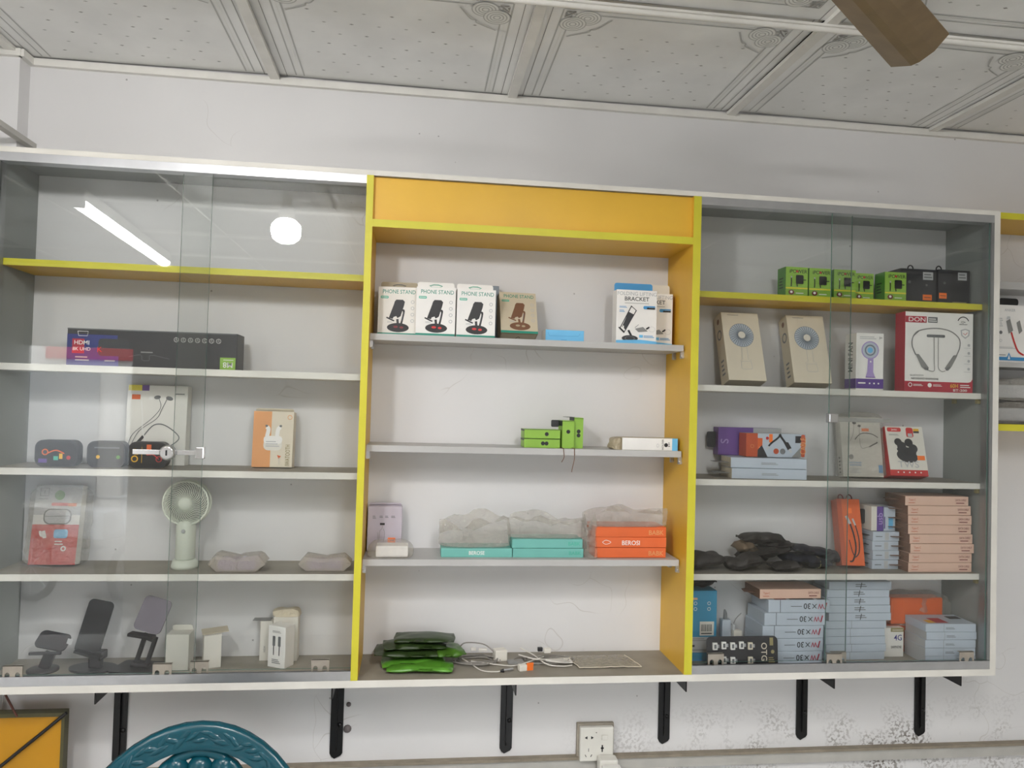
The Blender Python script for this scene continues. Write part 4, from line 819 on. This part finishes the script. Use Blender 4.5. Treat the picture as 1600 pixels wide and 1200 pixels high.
carton('earbud_box', 'white and red earbud carton leaning back on the third right shelf', 'box', 1.444, -.058, RS[2], .104, .042, .138, K('red'), lean=16, rz=-6, arts=[
 ('F', [('r', 'offwhite', .0, .12, 1, 1), ('rr', 'red', .05, .89, .42, .975, .04), ('t', 'white', .24, .93, .05, 'Jawtec', 0, .8), ('rr', 'red', .55, .78, .74, .98, .05), ('r', 'lightgrey', .59, .79, .71, .86), ('r', 'gold', .75, .91, .9, .96), ('r', 'charcoal', .75, .87, .9, .91), ('g', 'grey', .08, .81, .35, .85, 2),
  ('c', 'dark', .5, .4, .28, .62, -12), ('c', 'charcoal', .5, .5, .26, .4, -12), ('c', 'charcoal', .3, .68, .1), ('c', 'charcoal', .58, .67, .11), ('c', 'dark', .68, .55, .12), ('c', 'dark', .38, .6, .12), ('r', 'tag', .76, .32, .96, .41), ('t', 'lightgrey', .5, .23, .13, 'TWS', 0, 1.1)]+[('c', 'white', .2+.15*i, .07, .02) for i in range(5)])])
# fourth right shelf: dark pouches
PD = mat('pouch_dark', (52, 48, 46), .6, 0, .15, 30); PN = mat('pouch_navy', (34, 36, 48), .55, 0, .15, 30); PT = mat('pouch_tan', (122, 104, 84), .6, 0, .15, 30)
pz = RS[3]+.0005
for i, (x, y, dz, ww, dd, hh, mm, rz, ry, l) in enumerate([
  (.862, -.085, 0, .115, .09, .036, PD, 5, 0, 'grey-brown pouch against the right yellow divider'), (.962, -.11, 0, .10, .07, .034, PD, -6, 0, 'rounded dark pouch second from the yellow divider'),
  (1.075, -.12, 0, .08, .055, .020, PD, 0, 0, 'small flat brown pouch in front of the pouch pile'), (1.02, -.045, 0.00, .09, .06, .03, PD, 20, 0, 'dark pouch at the bottom of the pile, at the back'),
  (.992, -.06, .034, .055, .06, .028, PT, 15, 0, 'tan-lined pouch end sticking out at the left of the pile'), (1.062, -.062, .026, .12, .07, .026, PD, 10, -8, 'folded dark pouch in the middle of the pouch pile'),
  (1.075, -.058, .046, .10, .06, .018, PD, -12, -4, 'thin dark pouch just below the topmost pouch'), (1.035, -.06, .058, .125, .06, .026, PD, -4, 4, 'topmost dark pouch with pointed corners'), (1.15, -.075, 0, .13, .08, .03, PN, -3, 0, 'wide navy pouch at the right of the pile, with a rubber band'),
  (1.165, -.07, .031, .125, .07, .022, PN, 6, 3, 'navy pouch on top of the banded pouch'), (1.225, -.06, 0, .07, .05, .034, PN, 0, 0, 'crumpled dark pouch next to the long orange box')]):
    o = pillow(x, y, pz+dz, ww, dd, hh, mm, i+21, rz, 'dark_pouch', ry=ry, bend=.6); tag(o, l, 'pouch', 'dark pouches on the fourth right shelf')
    if i == 8: MB().tube([(.03+.0*math.cos(a), .038*math.cos(a), .016+.018*math.sin(a)) for a in [k*.4 for k in range(16)]], .001, K('kaki'), 4, True).build('rubber_band', o)
t = carton('cable_box', 'tall narrow orange cable box leaning back on the fourth right shelf', 'box', 1.286, -.06, RS[3], .062, .04, .178, K('rust'), lean=14, rz=-8, front=K('orange'), arts=[
 ('F', [('l', 'maroon', [(.06, 0), (.04, 1)], .015, 1), ('r', 'rust', .0, 0, .2, 1), ('r', 'tag', .4, .78, .62, .86), ('l', 'lightgrey', [(.35, .74), (.5, .62)], .12, 1), ('l', 'lightgrey', [(.62, .70), (.72, .6)], .08, 1), ('l', 'charcoal', [(.5, .62), (.62, .45), (.66, .25), (.5, .08), (.35, .06)], .07), ('l', 'charcoal', [(.72, .6), (.82, .4), (.78, .2), (.6, .12)], .05), ('l', 'charcoal', [(.4, .38), (.5, .2), (.62, .12)], .04)])])
for dx in (-.012, .012): MB().tube([(dx+.007*math.cos(a), -.02, .182+.010*math.sin(a)) for a in [k*.524 for k in range(-1, 8)]], .0018, K('maroon'), 5).build('hang_loop', t)
# stack of small cable boxes
sb = carton('small_cable_box', 'lowest small white cable box behind the pink stack', 'box', 1.372, -.022, RS[3], .076, .075, .0245, K('bluegrey'), rz=0, group='small white cable boxes behind the pink stack', arts=[('F', [('r', 'lightgrey', .45, .1, .6, .9), ('g', 'midgrey', .1, .4, .35, .6, 1)])])
MB().box(-.058, -.037, -.06, -.02, .012, .0132, K('charcoal')).build('hang_tab', sb)
for k, l in ((1, 'second small white cable box from the bottom behind the pink stack'), (2, 'third small white cable box from the bottom behind the pink stack'), (3, 'fourth small white cable box, under the purple upright boxes')):
    dup(sb, (1.372+.002*(k % 2), -.022, RS[3]+.0252*k), 0, l)
t = carton('upright_cable_box', 'upright purple and white cable box with black hang tab', 'box', 1.352, -.03, RS[3]+.1012, .034, .06, .066, K('offwhite'), arts=[('F', [('r', 'violet', .45, 0, 1, 1), ('t', 'lilac', .72, .5, .25, 'usb', 90)])])
MB().prism(rrect(-.038, .015, -.017, .055, .004, 2), -.03, -.028, K('black')).build('hang_tab', t)
carton('upright_cable_box', 'upright white cable box squeezed beside the pink stack', 'box', 1.388, -.03, RS[3]+.1012, .033, .06, .064, K('bluegrey'), arts=[('F', [('r', 'violet', .0, .1, .1, .6), ('r', 'skyblue', .4, .1, .8, .6)])])
# pink flat boxes
pk_art = [('F', [('t', 'rust', .11, .58, .30, 'Type-C', 0, .85), ('g', 'rust', .05, .22, .15, .36, 1), ('t', 'maroon', .875, .62, .22, 'DATA CABLE', 0, .72), ('g', 'maroon', .8, .2, .93, .42, 1)])]
pkb = None; offs = [(1.512, 0), (1.514, .002), (1.517, -.002), (1.5145, .001), (1.511, .002), (1.511, .0), (1.5095, .002), (1.503, .003)]
nm = ['lowest', 'second', 'third', 'fourth', 'fifth', 'sixth', 'seventh']
for k, (x, dy) in enumerate(offs):
    l = (nm[k]+' pink cable box from the bottom of the right stack') if k < 7 else 'topmost pink cable box of the right stack'
    loc = (x-.006, -.045+dy, RS[3]+.0252*k)
    if pkb is None:
        pkb = carton('pink_cable_box', l, 'box', loc[0], loc[1], loc[2], .184, .088, .0245, K('pink'), rz=0, arts=pk_art, group='pink flat cable boxes', left=K('brown'))
        MB().prism([(-.125, -.06), (-.094, -.07), (-.094, -.02), (-.118, -.03)], .012, .0132, K('brown'), 'xy').build('hang_tab', pkb)
    else: dup(pkb, loc, (-.6, .4, -.3, .5, .2, -.5, .3, 0)[k], l)
# bottom right board
t = carton('blue_box', 'tall blue carton with bar code label beside the right yellow divider', 'box', .858, -.03, FB, .092, .06, .182, K('boxblue'), arts=[('F', [('r', 'blue', .0, .0, 1, .02), ('r', 'peach', .28, .87, .42, .9), ('r', 'offwhite', .5, .36, .92, .56), ('k', 'charcoal', .54, .42, .86, .52), ('g', 'charcoal', .54, .375, .86, .41, 1), ('r', 'lightgrey', .0, .12, .95, .34), ('g', 'grey', .2, .28, .7, .33, 2), ('r', 'charcoal', .28, .2, .36, .23), ('g', 'grey', .2, .14, .9, .18, 1)]+[('o', 'white', a, b, .05, .014) for a in (.36, .76) for b in (.82, .74)])])
o = pillow(.862, -.05, FB+.1825, .10, .05, .026, PD, 77, 0, 'dark_pouch'); tag(o, 'dark pouch lying on top of the blue carton', 'pouch')
t = thing('plug_adapter', 'small white cable plug standing behind the connector card', 'adapter', (.94, -.06, FB))
MB().box(-.012, .012, -.012, .012, 0, .1, K('bluegrey'), b=.003).build('adapter_body', t); MB().tube([(0, 0, .1), (0, 0, .115), (-.002, 0, .125)], .003, K('midgrey'), 8, rads=[.006, .005, .002]).build('tip', t)
MB().tube(spline([(.012, 0, .09), (.022, 0, .085), (.03, 0, .1), (.045, 0, .115)]), .0012, K('grey'), 5).build('wire', t)
t = thing('plug_adapter', 'short white connector behind the right end of the connector card', 'adapter', (.966, -.075, FB))
MB().box(-.012, .012, -.010, .010, 0, .075, WC, b=.004).build('adapter_body', t); MB().tube([(-.008, 0, .075), (-.008, 0, .09)], .004, K('silver'), 8).build('tip', t)
wx_art = [('F', [('l', 'charcoal', [(.19, .0), (.19, 1)], .008, 1), ('t', 'black', .625, .5, .45, '30', 180, 1.0), ('t', 'black', .745, .5, .36, 'X', 180, 1.15), ('t', 'crimson', .85, .5, .42, 'W', 180, .85), ('l', 'crimson', [(.915, .25), (.945, .78)], .02, 1), ('g', 'midgrey', .36, .44, .54, .56, 1)])]
wx0 = None
for k, (x, rz, l) in enumerate([(1.096, 0, 'lowest white earphone box of the red-and-black lettered stack'), (1.097, .5, 'second earphone box from the bottom of the lettered stack'), (1.0985, 0, 'third earphone box from the bottom of the lettered stack'), (1.105, -.8, 'fourth earphone box from the bottom of the lettered stack'), (1.1165, -1.2, 'topmost white earphone box of the lettered stack')]):
    loc = (x, -.02, FB+.0333*k)
    if wx0 is None: wx0 = carton('earphone_box', l, 'box', *loc, .168, .105, .0325, K('bluegrey'), arts=wx_art+[('T', [('r', 'maroon', .1, .02, .3, .3), ('r', 'charcoal', .35, .02, .75, .25), ('r', 'midgrey', .8, .02, .95, .2)])], group='white lettered earphone boxes')
    else: dup(wx0, loc, rz, l)
dup(pkb, (1.093, -.028, FB+.1668), .8, 'single pink cable box lying on the lettered stack'); 
for o in list(bpy.data.objects):
    if o.get('label') == 'single pink cable box lying on the lettered stack': o.scale = (.93, 1, 1)
# mid stacks of plain white boxes
wm = None
words = ['lowest', 'second', 'third', 'fourth', 'fifth', 'sixth', 'seventh', 'eighth', 'ninth', 'topmost']
for k in range(10):
    x = 1.286+(.002*((k*5) % 3)) if k < 5 else 1.2945+.002*((k*3) % 4)
    l = words[k]+' plain white box in the middle stack'+(' of the bottom board' if k in (0, 9) else ' counted from the bottom')
    loc = (x, -.025, FB+.0207*k)
    if wm is None: wm = carton('white_box', l, 'box', *loc, .172, .075, .0201, K('bluegrey'), group='plain white boxes in the middle stack', arts=[('F', [('l', 'grey', [(.42, 0), (.42, 1)], .006, 1)])])
    elif k == 5: wm = carton('white_box', l, 'box', *loc, .178, .075, .0201, K('bluegrey'), group='plain white boxes in the middle stack', arts=[('F', [('g', 'midgrey', .42, .3, .6, .8, 2), ('l', 'charcoal', [(.5, .1), (.52, .9)], .012, 1)])])
    else: dup(wm, loc, (0, .6, -.4, .3, 0, 0, -.5, .4, .2, -.3)[k], l)
# connector card
t = thing('connector_card', 'black card of small white OTG connectors leaning behind the glass', 'card', (.9525, -.146, FB+.0005), 0, 5)
MB().prism(rrect(-.096, 0, .094, .078, .012, 4), -.003, 0, K('charcoal')).build('card', t)
art(t, 'F', .19, .003, .078, [('t', 'cream', .80, .5, .2, 'OTG', -90, 1), ('r', 'kaki', .88, .7, .93, .95), ('c', 'kaki', .92, .5, .025), ('g', 'kaki', .86, .15, .95, .35, 3)], 'print')
i = 0
for r in range(2):
    for c in range(5):
        m = MB(); x = -.082+.0235*c; z = .046-.036*r+.002*(c % 2); mm = K('white') if c < 4 else K('cream')
        m.box(x, x+.012, -.010, -.0035, z, z+.018, mm, b=.001); m.box(x+.012, x+.018, -.008, -.005, z+.005, z+.013, ALU); m.box(x+.003, x+.009, -.0105, -.0100, z+.004, z+.014, K('midgrey'))
        if not (r == 1 and c == 3): m.build('connector', t)
# orange bagged pack, earphone box, right stack
t = thing('orange_pack', 'orange pack wrapped in crumpled film behind the right stack', 'package', (1.508, -.005, FB+.0))
MB().box(-.085, .07, -.045, 0, .078, .15, K('orange'), b=.004).build('upper_pack', t); MB().box(-.092, .06, -.04, 0, .0, .075, K('rust'), b=.004).build('lower_pack', t)
sheet(0, -.022, .073, .2, .04, .088, 0, 0, 0, .006, 22, 83, FILM, .9).build('film_wrap', t)
t2 = carton('earphone_box', 'small cream earphone box with purple figures, squeezed behind the right stack', 'box', 1.411, -.062, FB, .056, .02, .078, K('paper'), rz=0, arts=[('F', [('r', 'kaki', .32, .86, 1, 1), ('g', 'offwhite', .4, .9, .95, .95, 1), ('t', 'navy', .7, .66, .2, '4G', 0, .9), ('t', 'charcoal', .62, .34, .09, 'EARPHONE', 0, .62)])])
wr = None
for k in range(5):
    x = (1.534, 1.5325, 1.534, 1.536, 1.534)[k]; loc = (x, -.055, FB+.0212*k)
    l = ('lowest', 'second', 'third', 'fourth', 'topmost')[k]+' plain white box of the right-hand stack by the side panel'
    if wr is None: wr = carton('white_box', l, 'box', *loc, .142, .09, .0206, K('bluegrey'), rz=-2, group='plain white boxes by the side panel', arts=[('F', [('l', 'grey', [(.36, 0), (.36, 1)], .006, 1), ('g', 'midgrey', .4, .3, .58, .6, 2)]), ('L', [('r', 'lightgrey', 0, 0, 1, 1)])])
    elif k == 4: wr = carton('white_box', l, 'box', *loc, .142, .09, .0206, K('bluegrey'), rz=-2, group='plain white boxes by the side panel', arts=[('F', [('l', 'grey', [(.36, 0), (.36, 1)], .006, 1), ('g', 'midgrey', .4, .3, .58, .6, 2)]), ('T', [('r', 'gold', .1, .1, .25, .4), ('r', 'crimson', .25, .1, .5, .6), ('r', 'charcoal', .7, .5, .95, .8)])])
    else: dup(wr, loc, (-2, -1.6, -2.3, -1.8, -2)[k], l)

# ------------------------------------------------------------------ neighbouring shelf unit at the right edge
t = thing('shelf_unit', 'open yellow-edged shelf unit cut off at the right edge', 'cabinet', (0, 0, 0))
X0, X1 = 1.645, 2.45
B('top_board', t, X0, X1, -.16, -.001, 1.208, 1.225, OR, front=YE); B('shelf', t, X0, X1, -.1, -.001, 1.03, 1.05, GB); B('shelf', t, X0, X1, -.115, -.001, .812, .826, GB); B('shelf', t, X0, X1, -.16, -.001, .638, .656, OR, front=YE, top=TOPG)
B('side_panel', t, X1, X1+.017, -.16, -.001, .638, 1.225, WB)
t = carton('cable_box', 'white box with red braided cable at the right edge of the picture', 'box', 1.752, -.055, .8265, .1, .03, .162, K('white'), arts=[('F', [('r', 'blue', 0, .04, 1, .1), ('t', 'lightgrey', .42, .91, .045, 'ANKER', 0), ('p', 'blue', [(.3, .05), (.5, .05), (.4, .18)]), ('p', 'white', [(.36, .06), (.44, .06), (.4, .14)]), ('g', 'grey', .06, .12, .3, .15, 1), ('g', 'lightgrey', .06, .24, .6, .28, 2), ('c', 'midgrey', .14, .52, .05), ('o', 'lightgrey', .14, .38, .04, .01), ('g', 'lightgrey', .06, .62, .2, .78, 5),
  ('p', 'grey', [(.3, .72), (.42, .76), (.52, .56), (.38, .5)]), ('p', 'silver', [(.31, .74), (.33, .8), (.42, .8), (.42, .76)]), ('p', 'grey', [(.62, .7), (.72, .74), (.8, .56), (.7, .5)]), ('l', 'red', [(.46, .53), (.56, .35), (.68, .2), (.85, .14)], .05)])])
MB().prism(rrect(-.03, .162, .03, .183, .008, 3), -.016, -.014, K('black')).build('hang_tab', t)
for k, (z, l) in enumerate(((.6565, 'lower crumpled clear-bagged bundle on the right shelf unit'), (.72, 'upper crumpled clear-bagged bundle on the right shelf unit'))):
    th = thing('bagged_bundle', l, 'package', (1.80, -.08, z)); sheet(0, 0, 0, .27, .1, .058, 0, 0, 0, .007, 30, 90+k, FILM, .9, None, .3).build('clear_bag', th)
    MB().box(-.11, .1, -.03, .03, .008, .044, K('silver'), b=.004).build('inner_pack', th)

# ------------------------------------------------------------------ below: yellow counter box, plastic chair, wire
t = thing('yellow_counter', 'yellow counter cabinet with dark frame at the bottom left corner', 'cabinet', (-.95, -.06, FZ))
H = 1.018; DKF = mat('olive_frame', (84, 80, 50), .5, 0, .1); YP = mat('mustard_panel', (196, 140, 14), .4, 0, .08, 5)
MB().box(-.33, .250, -.02, 0, 0, H-.008, YP).build('panel', t); MB().box(-.34, .257, -.026, .0, H-.009, H, DKF).build('top_edge', t); MB().box(.250, .257, -.024, .0, 0, H-.009, DKF).build('corner_post', t)
MB().tube(spline([(.262, -.028, H-.0), (.21, -.028, H-.045), (.14, -.028, H-.105), (.07, -.028, H-.17), (0, -.028, H-.3)]), .004, K('black'), 8).build('edge_cable', t)
o = MB().tube(spline([(-.828, -.10, -.004), (-.818, -.10, -.03), (-.805, -.10, -.055), (-.79, -.10, -.083)]), .0025, mat('brown_wire', (96, 52, 40), .5, 0, .05), 6).build('wire'); tag(o, 'short brown wire between cabinet and yellow counter', 'wire')

CH = mat('chair_teal', (8, 74, 88), .24, 0, .05, 10)
t = thing('plastic_chair', 'teal plastic chair with moulded oval back against the wall', 'chair', (-.315, -.56, FZ))
# backrest: oval ring + floral band + domed centre, leaning back
def ell(a, b, k, n=48): g = 2*math.pi*k/n; return a*math.cos(g), b*math.sin(g)
bc = Vector((0, .215, 1.098-.285)); A_, B_ = .258, .285
def bp(x, z): return (x, .215-.06*(x/A_)**2*1.0-.04*(1-(z/B_))*.5, bc.z+z)
m = MB(); n = 48; prof = [(1.0, 0), (.98, -.014), (.93, -.012), (.85, -.010), (.82, -.018), (.80, .0), (.82, .008), (.98, .008)]
vs = []
for k in range(n):
    for s, dy in prof:
        x, z = ell(A_*s, B_*s, k); p = bp(x, z); vs.append((p[0], p[1]+dy, p[2]))
q = len(prof); m.add(vs, [[k*q+j, k*q+(j+1) % q, ((k+1) % n)*q+(j+1) % q, ((k+1) % n)*q+j] for k in range(n) for j in range(q)], CH, True); m.build('backrest_rim', t)
rnd = random.Random(3); m = MB()   # raised leaves along the rim
for k in range(46):
    g = math.radians(12+k*3.4); s = .905+.03*math.sin(k*2.1); L_ = .015+.007*rnd.random(); aa = g+math.pi/2+rnd.uniform(-.7, .7)
    cx, cz2 = A_*s*math.cos(g), B_*s*math.sin(g); pts = []
    for u, v in ((-1, 0), (-.3, .35), (.4, .3), (1, 0), (.4, -.3), (-.3, -.35)):
        x = cx+L_*(u*math.cos(aa)-v*math.sin(aa)*.8); z = cz2+L_*(u*math.sin(aa)+v*math.cos(aa)*.8); p = bp(x, z); pts.append((p[0], p[1]-.012, p[2]))
    p = bp(cx, cz2); pts.append((p[0], p[1]-.018, p[2])); m.add(pts, [[i2, (i2+1) % 6, 6] for i2 in range(6)], CH, True)
m.build('leaf_relief', t)['kind'] = 'stuff'           # domes of the centre
for r in range(8):
    for c in range(-3, 4):
        x = c*.047+(.0235 if r % 2 else 0); z = .190-r*.052
        if (x/.13)**2+(z/.225)**2 > 1.05: continue
        m = MB(); p = bp(x, z); vs = []; sg = 14
        for h, rr in ((0, .026), (.008, .024), (.015, .017), (.018, .008)):
            for k in range(sg): a = 2*math.pi*k/sg; vs.append((p[0]+rr*math.cos(a), p[1]-h, p[2]+rr*1.05*math.sin(a)))
        vs.append((p[0], p[1]-.019, p[2]))
        m.add(vs, [[a*sg+k, a*sg+(k+1) % sg, (a+1)*sg+(k+1) % sg, (a+1)*sg+k] for a in range(3) for k in range(sg)]+[[3*sg+k, 3*sg+(k+1) % sg, 4*sg] for k in range(sg)], CH, True); m.build('dome', t)
MB().tube([bp(.135*math.cos(k*.2094), .225*math.sin(k*.2094)) for k in range(30)], .012, CH, 8, True).build('inner_hoop', t)
for s in (-1, 1):
    MB().tube([bp(s*.125, .10), bp(s*.175, .185)], .012, CH, 8).build('spoke', t)
    MB().tube(spline([(s*.22, .17, .78), (s*.25, .0, .70), (s*.25, -.16, .66), (s*.22, -.2, .5), (s*.22, -.2, .42)]), .02, CH, 8).build('armrest', t)
    MB().tube([(s*.2, -.19, .42), (s*.24, -.24, 0)], .02, CH, 8, rads=[.026, .018]).build('leg', t)
    MB().tube([(s*.2, .18, .60), (s*.2, .2, .42), (s*.235, .25, 0)], .02, CH, 8, rads=[.024, .026, .018]).build('leg', t)
MB().box(-.23, .23, -.22, .2, .40, .43, CH, b=.012).build('seat', t)

# ------------------------------------------------------------------ outside the doorway (reflected in the left glass)
t = thing('street_building', 'pale shop front with a red sign across the street, seen reflected', 'building', (-6.0, -11.0, FZ-.12))
MB().box(-4, 5, -.5, 0, 0, 5.0, mat('street_wall', (236, 232, 226), .7, 0, .05)).build('wall', t)
MB().box(.4, 3.2, 0, .06, 2.4, 2.95, K('red')).build('sign_board', t)
for k in range(3): MB().box(-2.2+k*1.9, -.7+k*1.9, 0.0, .04, .2, 2.2, K('lightgrey')).build('shutter', t)
t = thing('motorcycle', 'parked motorcycle outside the doorway, seen reflected in the left glass', 'motorcycle', (-2.75, -5.5, FZ-.12), 25)
for x in (-.6, .6):
    m = MB(); m.tube([(x+.29*math.cos(k*.314), 0, .31+.29*math.sin(k*.314)) for k in range(20)], .035, K('black'), 8, True); m.build('tyre', t)
    m = MB()
    for k in range(8): m.tube([(x, 0, .31), (x+.27*math.cos(k*.785), 0, .31+.27*math.sin(k*.785))], .005, K('silver'), 4)
    m.build('spokes', t)['kind'] = 'stuff'
MB().box(-.25, .25, -.12, .12, .25, .55, K('midgrey'), b=.04).build('engine', t); MB().box(-.1, .35, -.14, .14, .62, .88, K('lightgrey'), b=.06).build('fuel_tank', t)
MB().box(-.75, -.08, -.12, .12, .72, .82, K('black'), b=.03).build('seat', t)
m = MB().tube([(.6, 0, .31), (.42, 0, .95)], .03, K('silver'), 8); m.tube(spline([(.35, -.35, 1.05), (.42, -.15, 1.0), (.42, .15, 1.0), (.35, .35, 1.05)]), .014, K('silver'), 6); m.build('fork_and_handlebar', t)
MB().lathe([(0, 0), (.08, 0), (.09, .05), (.05, .12), (0, .13)], K('silver'), (.48, 0, .88), 14, 'x').build('headlamp', t)
